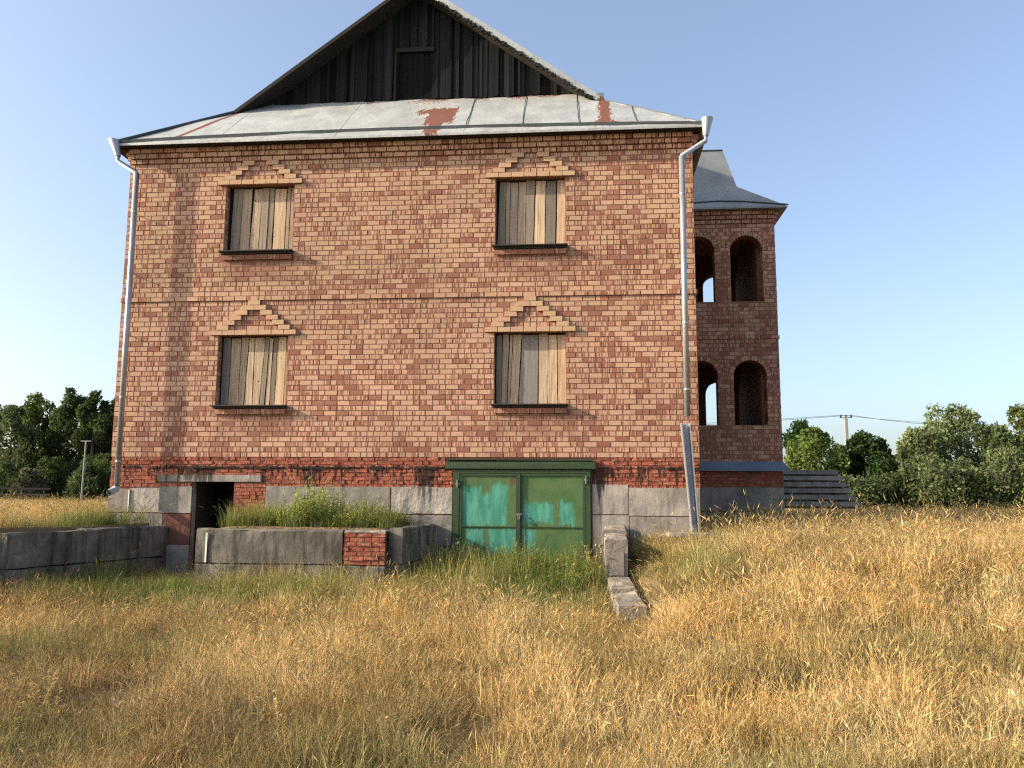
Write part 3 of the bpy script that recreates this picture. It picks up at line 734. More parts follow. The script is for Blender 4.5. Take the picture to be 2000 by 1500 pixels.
# tower roof: flared skirt and steep upper part
EY = TY - .28; TE = 6.33; RX = TX + .26; YE = 8.96
K1 = (13.22, 5.42, 7.22); K2 = (12.93, 5.70, 8.33); B1y, B2y = YE - 1.0, YE - 1.28
mb = MB()
lo = [(W + .002, EY, TE), (RX, EY, TE), (RX, YE, TE), (W + .002, YE, TE)]
k1 = [(W + .002, K1[1], K1[2]), K1, (K1[0], B1y, K1[2]), (W + .002, B1y, K1[2])]
k2 = [(W - .8, K2[1], K2[2]), K2, (K2[0], B2y, K2[2]), (W - .8, B2y, K2[2])]
k1b = [(W - .8, K1[1], K1[2]), K1, (K1[0], B1y, K1[2]), (W - .8, B1y, K1[2])]
def strip(mb, A, B, n=6):
    for i in range(3):
        a, b, c_, d = map(Vector, (A[i], A[i + 1], B[i + 1], B[i]))
        for p in range(n):
            for q in range(n):
                f0, f1, g0, g1 = p / n, (p + 1) / n, q / n, (q + 1) / n
                mb.poly([a.lerp(b, f0).lerp(d.lerp(c_, f0), g0), a.lerp(b, f1).lerp(d.lerp(c_, f1), g0), a.lerp(b, f1).lerp(d.lerp(c_, f1), g1), a.lerp(b, f0).lerp(d.lerp(c_, f0), g1)])
strip(mb, lo, k1); strip(mb, k1b, k2); mb.poly(k2); mb.slab([(q[0], q[1], q[2] - .005) for q in lo], (0, 0, .03))
trf = mb.build("tower_roof", 'tower_tin', house)
mb = MB(); mb.tube([(W, EY + .16, TE + .165), (12.6, EY + .26, TE + .255), (13.2, EY + .22, TE + .22), (RX, EY + .02, TE + .045), (RX + .02, EY, TE + .02)], .018, 6); mb.build("gutter_fold", 'tinfold', trf)
mb = MB(); mb.tube([k2[0], k2[1]], .025, 6); mb.build("ridge_cap", 'tinfold', trf)

# ------------------------------------------------------------------ entrance steps
stp = empty("entrance_steps", (14.8, 5.5, -1.2), label="grey concrete steps climbing to the porch at the right of the tower", cat="steps")
for k in range(6):
    zt = -.02 - .158 * k; yf = 6.2 - .3 * k
    mb = MB(); mb.box(TX + .03, 15.66 + .005 * k, yf, yf + (.36 if k else 1.6), zt - .105, zt, j=.006); st_ = mb.build("step", 'step', stp); mb = MB(); mb.box(TX + .05, 15.60, yf + .10, yf + .34, zt - .162, zt - .108); mb.build("riser", 'concdark', st_)  # risers in darker concrete: shade of the gaps under slabs put into colour

# ------------------------------------------------------------------ terrain
def sst(a, b, t): t = np.clip((t - a) / (b - a), 0, 1); return t * t * (3 - 2 * t)
def height(x, y):
    x = np.asarray(x, float); y = np.asarray(y, float)
    front = -2.42 + .16 * sst(-8, -1, y)
    # raised ground round the house
    right = front + (-1.49 - front) * sst(-8.8, -1.5, y) * (.55 * sst(9.98, 10.3, x) + .45 * sst(10.3, 12.2, x) + .45 * (1 - sst(10.3, 12.2, x)) * sst(-1.8, -.4, y) * sst(9.98, 10.3, x))
    lw = 1.25 - (-y) * .27                    # line of the left retaining wall
    left = sst(lw + .02, lw - .34, x) * sst(-4.6, -3.3, y + .12 * np.clip(-x, 0, 12) + .0 * y)
    pl = sst(2.86, 3.15, x) * (1 - sst(6.02 + .0 * y, 6.32, x)) * sst(-2.12, -1.85, y)
    back = sst(-.05, .35, y)
    h = right
    h = h + (-1.30 - h) * left
    h = h + (-1.27 + .07 * sst(-1.8, -.2, y) - h) * pl
    h = h + (-1.30 + .0 * x - h) * back
    pit = sst(1.0, 1.3, x) * (1 - sst(2.75, 2.9, x)) * sst(-2.5, -1.5, y)
    h = np.where((pit > 0) & (x > lw - .1) & (y < .4), np.minimum(h, -2.12), h)
    inner = (x > .05) & (x < W - .05) & (y > .1) & (y < DEPTH - .1)
    h = np.where(inner, -2.75, h)
    far = sst(18, 60, np.hypot(x - 9, y)); h = h + (-1.25 - h) * far * (y > 0)
    h = h + .035 * np.sin(x * .9 + 1.3 * np.sin(y * .5)) * np.cos(y * .8) * (1 - (pit > 0)) * ~inner
    return h
def axis(a, b, st, far):
    c = list(np.arange(a, b + 1e-6, st)); k = st
    lo_, hi = [], []
    v = b
    while v < far: k *= 1.35; v += k; hi.append(v)
    k = st; v = a
    while v > -far: k *= 1.35; v -= k; lo_.append(v)
    return np.array(lo_[::-1] + c + hi)
gx = axis(-6, 20, .16, 900); gy = axis(-17, 11, .16, 900)
GX, GY_ = np.meshgrid(gx, gy); GZ = height(GX, GY_)
me = bpy.data.meshes.new("ground"); nv = GX.size
me.vertices.add(nv); me.vertices.foreach_set("co", np.stack([GX, GY_, GZ], -1).astype(np.float32).ravel())
nx_, ny_ = len(gx), len(gy); I = (np.arange(ny_ - 1)[:, None] * nx_ + np.arange(nx_ - 1)[None, :]).ravel()
F = np.stack([I, I + 1, I + 1 + nx_, I + nx_], -1)
me.loops.add(F.size); me.loops.foreach_set("vertex_index", F.ravel().astype(np.int32))
me.polygons.add(len(F)); me.polygons.foreach_set("loop_start", np.arange(0, F.size, 4, dtype=np.int32)); me.polygons.foreach_set("loop_total", np.full(len(F), 4, dtype=np.int32))
me.polygons.foreach_set("use_smooth", np.ones(len(F), dtype=bool)); me.update(); me.materials.append(M['soil'])
tag(link(bpy.data.objects.new("ground", me)), "dry earth rising from the sunken drive to the house", kind="structure")

# ------------------------------------------------------------------ retaining walls
def cblock(root, p0, p1, w_, z0, z1, mat='concdark', name="concrete_block", dz=0., cap=None):
    """a wall block from plan point p0 to p1 (its right-hand face), thickness w_ to the left of travel"""
    a, b = Vector((*p0, 0)), Vector((*p1, 0)); L = (b - a).length; d = (b - a) / L; nrm = Vector((-d.y, d.x, 0))
    nl = max(2, int(L / .12)); g = .007; mb = MB(); prof = [(0, z0 + g), (0, z0 + (z1 - z0) * .5), (0, z1 - g - .02), (.02, z1 - g), (w_ * .5, z1 - g + .004), (w_ - .02, z1 - g), (w_, z1 - g - .02), (w_, z0 + g)]
    idx = []
    for i in range(nl + 1):
        f = i / nl; c = a + d * (g + (L - 2 * g) * f); row = []
        for q, (o, z) in enumerate(prof):
            zz = z + dz * f; chip = mnoise.noise(Vector((c.x * 3 + q, c.y * 3, z * 4))) * (.034 if z > z1 - .06 else .008)
            p = c + nrm * (o + chip); row.append(len(mb.v)); mb.v.append((p.x, p.y, zz + chip * .9)); mb.t.append((1, 1, 1))
        idx.append(row)
    for i in range(nl):
        for q in range(len(prof) - 1): mb.f.append((idx[i][q], idx[i][q + 1], idx[i + 1][q + 1], idx[i + 1][q]))
    mb.f.append(tuple(idx[0])); mb.f.append(tuple(idx[-1][::-1]))
    ob = mb.build(name, mat, root)
    return ob
def flip(ob):
    ob.data.flip_normals(); return ob
lw_ = empty("retaining_wall", (.9, -1.5, -2.3), label="long low grey concrete block wall left of the dark basement doorway", cat="wall", group="concrete retaining walls in front of the house")
def lp(t): return (1.27 - .90 * t, -.02 - 3.35 * t)     # right-hand face line
# blocks run towards the camera, thickness on the left (west) side
for t0, t1 in ((0, .56), (.56, 1.0)):
    cblock(lw_, lp(t1), lp(t0), .36, -1.90 - .0, -1.30 - .05 * t1, 'concdark')
for t0, t1 in ((0, .30), (.30, .78), (.78, 1.0)):
    cblock(lw_, lp(t1), lp(t0), .36, -2.48, -1.905, 'concdark')
pw = empty("planter_wall", (4.4, -2.1, -2.3), label="concrete block and brick wall in front of the weedy bed between basement and garage", cat="wall", group="concrete retaining walls in front of the house")
cblock(pw, (2.82, -2.12), (5.33, -2.12), .34, -1.86, -1.30, 'concdark')
cblock(pw, (2.82, -2.12), (4.55, -2.12), .34, -2.44, -1.865, 'concdark'); cblock(pw, (4.56, -2.12), (6.04, -2.12), .34, -2.44, -1.865, 'concdark')
mb = MB(); mb.box(3.00, 3.028, -2.14, -2.122, -1.84, -1.36, j=.004); mb.build("lime_and_lit_edge_streak", 'white', pw)
fill = MB(); fill.box(5.345, 6.02, -2.10, -1.80, -1.86, -1.345); fl_ = fill.build("brick_infill", 'mortar', pw)
PP = Plane(5.34, -2.11, 1, 0)
for r in range(7):
    z0 = -1.858 + r * .0745
    for a, b in lay(.70, 0, lambda z: [], off=.125 * (r % 2) + .03, joint=.016, headers=.25):
        mb = MB(); PP.brick(mb, a, b, z0, z0 + .06, .012 + random.uniform(-.015, .01), (random.random() * .5, 0, 0), -.05, .006); mb.build("brick", 'oldbrick', fl_)
cblock(pw, (5.34, -2.10), (6.04, -2.10), .3, -1.345, -1.30, 'capconc', "mortar_cap")
cblock(pw, (6.30, -2.02), (6.50, -.02), .24, -1.85, -1.262, 'concdark', dz=.02); cblock(pw, (6.31, -2.0), (6.51, -.02), .24, -2.44, -1.855, 'concdark')
cblock(pw, (2.84, -1.78), (2.84, -.04), -.3, -1.86, -1.31, 'concdark')
rw = empty("retaining_wall", (9.9, -2.2, -2.4), label="stepped crumbling concrete wall running from the garage door toward the camera", cat="wall", group="concrete retaining walls in front of the house")
cblock(rw, (10.0, -.98), (10.04, -.04), .40, -1.98, -1.30, 'capconc', dz=.05); cblock(rw, (9.97, -2.0), (9.99, -.99), .36, -2.0, -1.40, 'capconc', dz=.05)
cblock(rw, (10.0, -2.0), (10.02, -.04), .37, -2.5, -2.005, 'concdark')
cblock(rw, (10.04, -3.3), (10.0, -2.02), .36, -2.7, -2.04, 'capconc', dz=.05); cblock(rw, (10.09, -4.7), (10.045, -3.31), .38, -2.72, -2.12, 'capconc', dz=.03)
mb = MB(); mb.box(9.675, 9.91, -2.015, -2.0, -1.98, -1.62); mb.build("end_panel", 'conc', rw)

mb = MB(); mb.box(10.72, 11.52, -1.05, -.35, -1.40, -1.335, j=.015)
tag(mb.build("concrete_slab", 'capconc'), "thin broken concrete slab lying at the foot of the grey rain channel", "slab")

# ------------------------------------------------------------------ grass and weeds (instanced tufts)
def proto(name, blades, h, spread, wd, bend, heads=0, leafy=0, cols=((1, 1, 1),), lean=0., seed=1):
    rr = random.Random(seed); mb = MB()
    def ribbon(p, az, h_, b_, w_, col, nseg=3, head=0.):
        d = Vector((math.cos(az), math.sin(az), 0)); s_ = Vector((-d.y, d.x, 0)); fa = rr.uniform(0, 6.28); s_ = Vector((math.cos(fa), math.sin(fa), 0))
        pts = []
        for k in range(nseg + 1):
            f = k / nseg; pts.append(p + d * (b_ * f ** 2.2) + Vector((0, 0, h_ * (f - .22 * (b_ / h_) * f * f))))
        i = len(mb.v)
        for k, q in enumerate(pts[:-1]):
            ww = w_ * (1 - .55 * k / nseg) * (1 if not head else .6)
            mb.v += [tuple(q - s_ * ww / 2), tuple(q + s_ * ww / 2)]; mb.t += [col, col]
        mb.v.append(tuple(pts[-1])); mb.t.append(col)
        for k in range(nseg - 1): a = i + 2 * k; mb.f.append((a, a + 1, a + 3, a + 2))
        a = i + 2 * (nseg - 1); mb.f.append((a, a + 1, a + 2))
        if head:
            t = pts[-1]; dd = (pts[-1] - pts[-2]).normalized(); L = head
            for sd_ in (s_, dd.cross(s_).normalized()):
                j = len(mb.v); hw = L * rr.uniform(.03, .055); hc = tuple(c_ * rr.uniform(.9, 1.12) for c_ in col)
                mb.v += [tuple(t - dd * L * .2), tuple(t + dd * L * .3 - sd_ * hw), tuple(t + dd * L * .9), tuple(t + dd * L * .3 + sd_ * hw)]; mb.t += [hc] * 4; mb.f.append((j, j + 1, j + 2, j + 3))
        return pts
    for k in range(blades):
        r_ = spread * math.sqrt(rr.random()); an = rr.uniform(0, 6.28); p = Vector((r_ * math.cos(an), r_ * math.sin(an), -.03))
        c_ = rr.choice(cols); v = rr.uniform(.55, 1.3); c_ = tuple(q * v for q in c_)
        hh = h * rr.uniform(.45, 1.0); az = an + rr.uniform(-1.2, 1.2)
        pts = ribbon(p, az, hh, hh * rr.uniform(*bend), wd * rr.uniform(.7, 1.3), c_, 3, (h * rr.uniform(.10, .17)) if k < heads else 0.)
        if leafy:
            for q in range(leafy):
                f = rr.uniform(.25, 1.); pt = p + Vector((0, 0, hh * f)) + Vector((math.cos(az), math.sin(az), 0)) * (hh * .15 * f * f)
                j = len(mb.v); d = Vector((rr.uniform(-1, 1), rr.uniform(-1, 1), rr.uniform(.1, .9))).normalized(); L = rr.uniform(.025, .06); s_ = d.cross(Vector((0, 0, 1))).normalized() * L * .18
                mb.v += [tuple(pt), tuple(pt + d * L * .5 + s_), tuple(pt + d * L), tuple(pt + d * L * .5 - s_)]; mb.t += [c_] * 4; mb.f.append((j, j + 1, j + 2, j + 3))
    return bpy.data.objects.new(name, mb.mesh(name, M['grass']))
DRY = ((1, 1, 1), (1.15, 1.08, 1.0), (.82, .8, .75), (1.05, .9, .75), (.7, .75, .55))
protos = {
 'dry': [proto("tuft_dry_%d" % k, 34, .48, .15, .0040, (.06, .5), 12, 0, DRY, seed=10 + k) for k in range(3)],
 'seed': [proto("tuft_seed_%d" % k, 9, .72, .10, .0030, (.12, .7), 9, 0, DRY, seed=20 + k) for k in range(2)],
 'arch': [proto('tuft_arch_%d' % k, 4, .55, .06, .0050, (.9, 1.7), 3, 0, ((1.1, 1.08, 1),), seed=60 + k) for k in range(3)],
 'low': [proto("tuft_low_%d" % k, 44, .20, .17, .0034, (.2, 1.1), 0, 0, DRY, seed=30 + k) for k in range(2)],
 'green': [proto("tuft_green_%d" % k, 34, .46, .13, .0042, (.06, .4), 0, 0, ((1, 1, 1), (1.2, 1.1, .9), (.7, .8, .7)), seed=40 + k) for k in range(2)],
 'weed': [proto("tuft_weed_%d" % k, 10, .75, .09, .0055, (.04, .22), 0, 26, ((1, 1, 1), (1.25, 1.15, .9), (.75, .85, .7)), seed=50 + k) for k in range(2)],
}
def scatter(name, ob, P, sc_, tint, label, cat):
    n = len(P); me = bpy.data.meshes.new(name); me.vertices.add(n); me.vertices.foreach_set("co", P.astype(np.float32).ravel())
    def at(nm, typ, arr, key):
        a = me.attributes.new(nm, typ, 'POINT'); a.data.foreach_set(key, arr.astype(np.float32).ravel())
    rot = np.zeros((n, 3)); rot[:, 2] = rng.uniform(0, 6.283, n); yaw_ = rot[:, 2]; lx_ = .10 + .22 * fnoise(P[:, 0], P[:, 1], .7, 31.) + rng.normal(0, .07, n); ly_ = .16 * fnoise(P[:, 0], P[:, 1], .8, 41.) + rng.normal(0, .07, n)
    rot[:, 0] = -ly_; rot[:, 1] = lx_
    at("rot", 'FLOAT_VECTOR', rot, "vector"); at("scl", 'FLOAT_VECTOR', sc_, "vector"); at("tint", 'FLOAT_VECTOR', tint, "vector")
    me.update(); me.materials.append(M['grass'])
    o = link(bpy.data.objects.new(name, me)); tag(o, label, cat, kind="stuff")
    g = bpy.data.node_groups.new(name, 'GeometryNodeTree')
    g.interface.new_socket("Geometry", in_out='INPUT', socket_type='NodeSocketGeometry'); g.interface.new_socket("Geometry", in_out='OUTPUT', socket_type='NodeSocketGeometry')
    gi = g.nodes.new("NodeGroupInput"); go = g.nodes.new("NodeGroupOutput"); ip = g.nodes.new("GeometryNodeInstanceOnPoints")
    oi = g.nodes.new("GeometryNodeObjectInfo"); oi.inputs["Object"].default_value = ob; oi.inputs["As Instance"].default_value = True
    def na(nm):
        k = g.nodes.new("GeometryNodeInputNamedAttribute"); k.data_type = 'FLOAT_VECTOR'; k.inputs[0].default_value = nm; return k.outputs[0]
    L = g.links.new
    L(gi.outputs[0], ip.inputs["Points"]); L(oi.outputs["Geometry"], ip.inputs["Instance"]); L(na("scl"), ip.inputs["Scale"])
    er = g.nodes.new("FunctionNodeEulerToRotation"); L(na("rot"), er.inputs[0]); L(er.outputs[0], ip.inputs["Rotation"])
    L(ip.outputs[0], go.inputs[0]); md = o.modifiers.new("scatter", 'NODES'); md.node_group = g
    return o
def fnoise(x, y, s, seed): return np.array([mnoise.noise(Vector((a * s, b * s, seed))) for a, b in zip(x, y)])
def sample(dens, rmin, rmax, amax=.78, cx=CAM.x, cy=CAM.y, a0=YAW):
    area = amax * (rmax ** 2 - rmin ** 2); n = int(area * dens)
    r_ = np.sqrt(rng.uniform(rmin ** 2, rmax ** 2, n)); a = a0 + rng.uniform(-amax, amax, n)
    return cx + r_ * np.sin(a), cy + r_ * np.cos(a), r_
def valid(x, y):
    ok = ~((x > -.08) & (x < W + .08) & (y > -.10) & (y < DEPTH + .1)) & ~((x > W - .1) & (x < TX + .06) & (y > TY - .06) & (y < 8.8))
    ok &= ~((x > TX) & (x < 15.75) & (y > 4.6) & (y < 8))
    ok &= ~((y > -2.16) & (y < -1.74) & (x > 2.78) & (x < 6.1)); ok &= ~((y > -2.06) & (y < 0) & (x > 5.98) & (x < 6.54))
    lx = 1.27 + (y + .02) * .268; ok &= ~((y > -3.42) & (y < 0) & (x < lx + .04) & (x > lx - .42))
    ok &= ~((x > 9.58) & (x < 10.10) & (y > -4.56) & (y < 0)); ok &= ~((x > 10.7) & (x < 11.5) & (y > -1.05) & (y < -.35)); ok &= ~((x > 2.78) & (x < 3.12) & (y > -2.1) & (y < 0))
    return ok
def ell(x, y, cx, cy, rx, ry): return np.exp(-(((x - cx) / rx) ** 2 + ((y - cy) / ry) ** 2))
GOLD = np.array([.60, .43, .185]); STRAW = np.array([.76, .61, .34]); OLIVE = np.array([.21, .20, .09]); GREEN = np.array([.17, .215, .065]); RUST = np.array([.40, .21, .12]); BROWN = np.array([.28, .20, .115])
def greenness(x, y):
    g = 1.1 * ell(x, y, 8.0, -1.6, 2.2, 1.7) + 1.0 * ell(x, y, 9.0, -2.4, .7, 1.5) + .8 * ell(x, y, 4.2, -3.4, 2.4, .9) + .95 * ell(x, y, 2.0, -3.6, 1.6, 1.0)
    g += .95 * ell(x, y, 0.6, -1.2, 1.2, 1.6) * (y > -3) + .5 * ell(x, y, 10.9, -3.0, .6, 1.3) + .45 * ell(x, y, 5.2, -10.6, 1.2, .8) + .5 * ell(x, y, 4.0, -7.3, 1.6, .7) + .5 * ell(x, y, 11.4, -.5, .5, .5) + .35 * ell(x, y, 8.6, -11, 1.6, .8)
    g += ((x > 2.9) & (x < 6.2) & (y > -2.1) & (y < 0)) * .9
    return np.clip(g, 0, 1)
def tintof(x, y, r_):
    n = len(x); a = fnoise(x, y, .35, 1.0); b = fnoise(x, y, 1.1, 5.0); c = fnoise(x, y, .6, 9.0)
    t = GOLD + (STRAW - GOLD) * np.clip(.45 + 1.1 * b + rng.normal(0, .2, n), 0, 1)[:, None]
    w_ = np.clip(-.03 + 1.2 * a + .65 * ell(x, y, 4.5, -9.5, 3.0, 2.6) + .38 * (1 - sst(4.5, 8, r_)) - .35 * ell(x, y, 12, -7, 3, 4), 0, .85)[:, None]; t = t + (BROWN * 1.05 - t) * w_ * .8
    w_ = np.clip(1.7 * c - .12 + .38 * (1 - sst(4.2, 7.5, r_)), 0, .9)[:, None]; t = t + (OLIVE * 1.15 - t) * w_ * .7
    w_ = np.clip(ell(x, y, 1.2, -4.6, 1.8, .8), 0, 1)[:, None]; t = t + (RUST - t) * w_ * .8
    g = np.clip(greenness(x, y) + .35 * b + rng.normal(0, .12, n) - .05, 0, 1)[:, None]; t = t + (GREEN - t) * g
    return t * rng.uniform(.62, 1.3, n)[:, None]
def hfac(x, y):
    f = .70 + .16 * sst(9.5, 11.5, x) * sst(-13, -7, y) + .25 * ell(x, y, 9.0, -7, 2.5, 2.5) - .30 * ell(x, y, 5.2, -11.8, 3, 2) - .10 * (1 - sst(5, 8.5, np.hypot(x - 9.3, y + 15.9))) + .25 * ell(x, y, 4.3, -2.9, 1.8, .6) - .5 * ell(x, y, 10.3, -2.8, .42, 2.2) * (x > 10) - .45 * ell(x, y, 9.85, -5.4, .55, .9) - .25 * ell(x, y, 9.6, -6.6, .7, .9) - .2 * ell(x, y, 11, -10.0, 1.6, 1.2)
    f = f + .25 * ell(x, y, .7, -.5, .8, 1.2) - .12 * ell(x, y, 0, -2, 1.2, 2) - .32 * ((x > 1.3) & (x < 2.85) & (y > -3)) - .35 * ell(x, y, 11.2, -.3, .9, .6)
    f = np.where(y > .5, .62, f)
    return f
def field(kind, dens, rmin, rmax, keep, mul, label, cat, name, widen=1.):
    x, y, r_ = sample(dens * .5, rmin, rmax); ok = valid(x, y); x, y, r_ = x[ok], y[ok], r_[ok]
    k = keep(x, y, r_) > rng.uniform(0, 1, len(x)); x, y, r_ = x[k], y[k], r_[k]
    if not len(x): return
    P = np.stack([x, y, height(x, y)], -1); t = tintof(x, y, r_); s_ = np.maximum(hfac(x, y), .12) * mul * rng.uniform(.6, 1.3, len(x)) * (1 + .45 * fnoise(x, y, .8, 20.) + .35 * fnoise(x, y, 2.2, 25.))
    if kind == 'low': t = t * .5  # low tufts tinted darker: shadowed gaps between stalks put into the colour
    S3 = np.stack([np.full(len(x), widen) * (.8 + .4 * s_), np.full(len(x), widen) * (.8 + .4 * s_), s_], -1)
    pr_ = protos[kind]; idx = rng.integers(0, len(pr_), len(x))
    for q in range(len(pr_)):
        mm = idx == q
        if mm.any(): scatter(name, pr_[q], P[mm], S3[mm], t[mm], label, cat)
nb = lambda x, y: ~((x > 3.1) & (x < 6.3) & (y > -2.1) & (y < 0))
green_k = lambda x, y, r_: greenness(x, y) * 1.1 - .1
dry_k = lambda x, y, r_: np.clip(1.15 - greenness(x, y), .05, 1) * np.clip(.75 + 1.7 * fnoise(x, y, 1.6, 50.) + 1.0 * fnoise(x, y, .5, 52.), .10, 1)
LD = "dry golden meadow grass covering the ground around the house"
for (dn, a, b, wdn) in ((150, 3.2, 7, 1.0), (95, 7, 11, 1.05), (60, 11, 17, 1.25), (24, 17, 32, 1.9), (5, 32, 60, 3.5), (1.2, 60, 130, 6.5)):
    field('dry', dn, a, b, dry_k, 1.0, LD, "grass", "dry_grass", wdn)
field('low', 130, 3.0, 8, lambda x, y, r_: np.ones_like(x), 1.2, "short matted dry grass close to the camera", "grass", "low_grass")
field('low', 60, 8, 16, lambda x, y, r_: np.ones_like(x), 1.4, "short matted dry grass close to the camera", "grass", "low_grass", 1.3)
field('seed', 26, 3.6, 9, dry_k, .85, "tall thin straw stalks with seed heads", "grass", "seed_grass", .95)
field('seed', 26, 9, 20, dry_k, 1.0, "tall thin straw stalks with seed heads", "grass", "seed_grass", 1.2)
field('arch', 5, 4.2, 10, lambda x, y, r_: np.clip(.4 + 1.5 * fnoise(x, y, .6, 70.), .05, 1), 1.0, "long straw stalks arching over the grass in front", "grass", "arching_grass")
field('green', 120, 4, 18, green_k, 1.25, "green grass in the shade by the garage and basement walls", "grass", "green_grass", 1.0)
field('green', 90, 11, 17, lambda x, y, r_: 1.0 * ell(x, y, 8.0, -1.5, 1.7, 1.1) * (x < 9.55) * (x > 6.5), 2.3, "tall dark green grass in front of the garage door", "grass", "tall_grass", 1.0)
field('weed', 30, 11, 17, lambda x, y, r_: (.9 * ell(x, y, 9.0, -1.5, .9, 1.2) + .35 * ell(x, y, 7.4, -1.0, 1.0, .8)) * (x < 9.55) * (x > 6.5), 1.25, "tall green weeds growing against the garage door", "weeds", "weeds")
field('weed', 2.2, 4.5, 13, lambda x, y, r_: np.clip(.3 + 1.5 * fnoise(x, y, .7, 90.), 0, 1) * (y < -3), .62, "scattered leafy weeds standing in the dry meadow grass", "weeds", "meadow_weeds")
# weeds of the planter bed
n = 250; x = rng.normal(4.7, .75, n).clip(3.3, 5.95); y = rng.uniform(-1.7, -.25, n)
hh = .22 + .85 * ell(x, y, 4.5, -1.0, .45, 1.5) + .5 * ell(x, y, 5.45, -1., .25, 2)
P = np.stack([x, y, height(x, y)], -1); t = np.array([.33, .36, .13]) * rng.uniform(.75, 1.25, n)[:, None]
hs_ = hh * rng.uniform(.55, 1.3, n); S3 = np.stack([.8 + .2 * hs_, .8 + .2 * hs_, hs_], -1); half = rng.uniform(0, 1, n) < .5
for q, mm in ((0, half), (1, ~half)): scatter("planter_weeds", protos['weed' if q else 'green'][q], P[mm], S3[mm], t[mm], "bushy light green weeds growing in the bed behind the low wall", "weeds")

# ------------------------------------------------------------------ trees and bushes
def ptworld(u, v, y):
    d = fw + (u - 1000) / 1650.4 * rt + (750 - v) / 1650.4 * up; t = (y - CAM.y) / d.y; return CAM + d * t
def tree(u, vtop, y, width, label, cat, colr, group, n=5200, name="tree", leaf=.17, spiky=.5, base=-1.3, low=.12, seed=None):
    rr = random.Random(seed if seed is not None else int(u * 7 + y)); top = ptworld(u, vtop, y); H = top.z - base; cx, cy = top.x, y
    root = empty(name, (cx, cy, base), label=label, cat=cat, group=group)
    mb = MB(); lobes = []
    trunk_h = H * (.45 if name == "tree" else .25)
    tk = MB(); tk.tube([(cx, cy, base - .2), (cx + rr.uniform(-.1, .1), cy, base + trunk_h * .6), (cx + rr.uniform(-.2, .2), cy, base + H * .75)], [.07 * H / 3, .05 * H / 3, .015 * H / 3], 8)
    for k in range(9):
        z = base + H * rr.uniform(low, .6); an = rr.uniform(0, 6.28); L = width * rr.uniform(.25, .48) * (1 if name == 'tree' else .5)
        tk.tube([(cx, cy, z), (cx + L * .5 * math.cos(an), cy + L * .5 * math.sin(an), z + L * .45), (cx + L * math.cos(an), cy + L * math.sin(an), z + L * 1.0)], [.03, .022, .01], 5)
    tk.build("trunk", 'bark', root)
    nl = 26
    for k in range(nl):
        f = rr.random() ** .85; z = base + H * (low + .02 + (.93 - low) * f); prof = math.sin(math.pi * min(1, (.18 + .78 * f))) ** .6
        an = rr.uniform(0, 6.28); rad = width / 2 * prof * math.sqrt(rr.random()) * .85
        s_ = width * rr.uniform(.13, .24) * (1.1 - .45 * f); tone = rr.uniform(.7, 1.35)
        lobes.append((cx + rad * math.cos(an), cy + rad * math.sin(an), min(z, base + H - s_ * .9), s_, tone))
    lobes.append((cx, cy, base + H - width * .10, width * .11, 1.1))
    vs_, fs_, ts_ = [], [], []
    wts = [l[3] ** 2 for l in lobes]; tot = sum(wts)
    for (lx, ly, lz, ls, lt), wt in zip(lobes, wts):
        m_ = int(n * wt / tot)
        g = np.random.default_rng(rr.randrange(1 << 30)); d = g.normal(size=(m_, 3)); d /= np.linalg.norm(d, axis=1)[:, None]
        rad = ls * g.uniform(.35, 1.12, m_)[:, None] ** .6; c_ = np.array([lx, ly, lz]) + d * rad * np.array([1, 1, 1.15 + .3 * spiky])
        ax = g.normal(size=(m_, 3)) + np.array([0, 0, .9 * spiky]); ax /= np.linalg.norm(ax, axis=1)[:, None]
        sd_ = np.cross(ax, g.normal(size=(m_, 3))); sd_ /= np.linalg.norm(sd_, axis=1)[:, None] + 1e-9
        L = leaf * g.uniform(.6, 1.4, m_)[:, None]; wd_ = L * g.uniform(.22, .42, m_)[:, None]
        q = np.stack([c_ - ax * L * .5, c_ + sd_ * wd_, c_ + ax * L * .6, c_ - sd_ * wd_], 1)
        cc = np.array(colr) * lt * g.uniform(.7, 1.3, m_)[:, None]; vs_.append(q.reshape(-1, 3)); ts_.append(np.repeat(cc, 4, 0))
    # upright shoots breaking the outline
    g = np.random.default_rng(rr.randrange(1 << 30))
    for k in range(int(26 + 20 * spiky)):
        l = rr.choice(lobes[len(lobes) // 3:]); an = rr.uniform(0, 6.28); s0 = np.array([l[0] + l[3] * .6 * math.cos(an), l[1] + l[3] * .6 * math.sin(an), l[2] + l[3] * .5])
        L = rr.uniform(.5, 1.0) * (.35 + .5 * spiky) * l[3]; m_ = 26; f = g.uniform(0, 1, m_)[:, None]
        c_ = s0 + np.array([.25 * math.cos(an), .25 * math.sin(an), 1.]) * L * f * 1.3 + g.normal(0, .06 * width / 3, (m_, 3)) * (1.1 - f)
        ax = g.normal(0, .6, size=(m_, 3)) + np.array([0, 0, 1]); ax /= np.linalg.norm(ax, axis=1)[:, None]; sd_ = np.cross(ax, g.normal(size=(m_, 3))); sd_ /= np.linalg.norm(sd_, axis=1)[:, None]
        LL = leaf * g.uniform(.5, 1.1, m_)[:, None]; q = np.stack([c_ - ax * LL * .5, c_ + sd_ * LL * .3, c_ + ax * LL * .6, c_ - sd_ * LL * .3], 1)
        vs_.append(q.reshape(-1, 3)); ts_.append(np.repeat(np.array(colr) * l[4] * 1.1 * g.uniform(.8, 1.2, m_)[:, None], 4, 0))
    V = np.concatenate(vs_); Tn = np.concatenate(ts_); nf = len(V) // 4
    me = bpy.data.meshes.new("crown"); me.vertices.add(len(V)); me.vertices.foreach_set("co", V.astype(np.float32).ravel())
    me.loops.add(len(V)); me.loops.foreach_set("vertex_index", np.arange(len(V), dtype=np.int32)); me.polygons.add(nf)
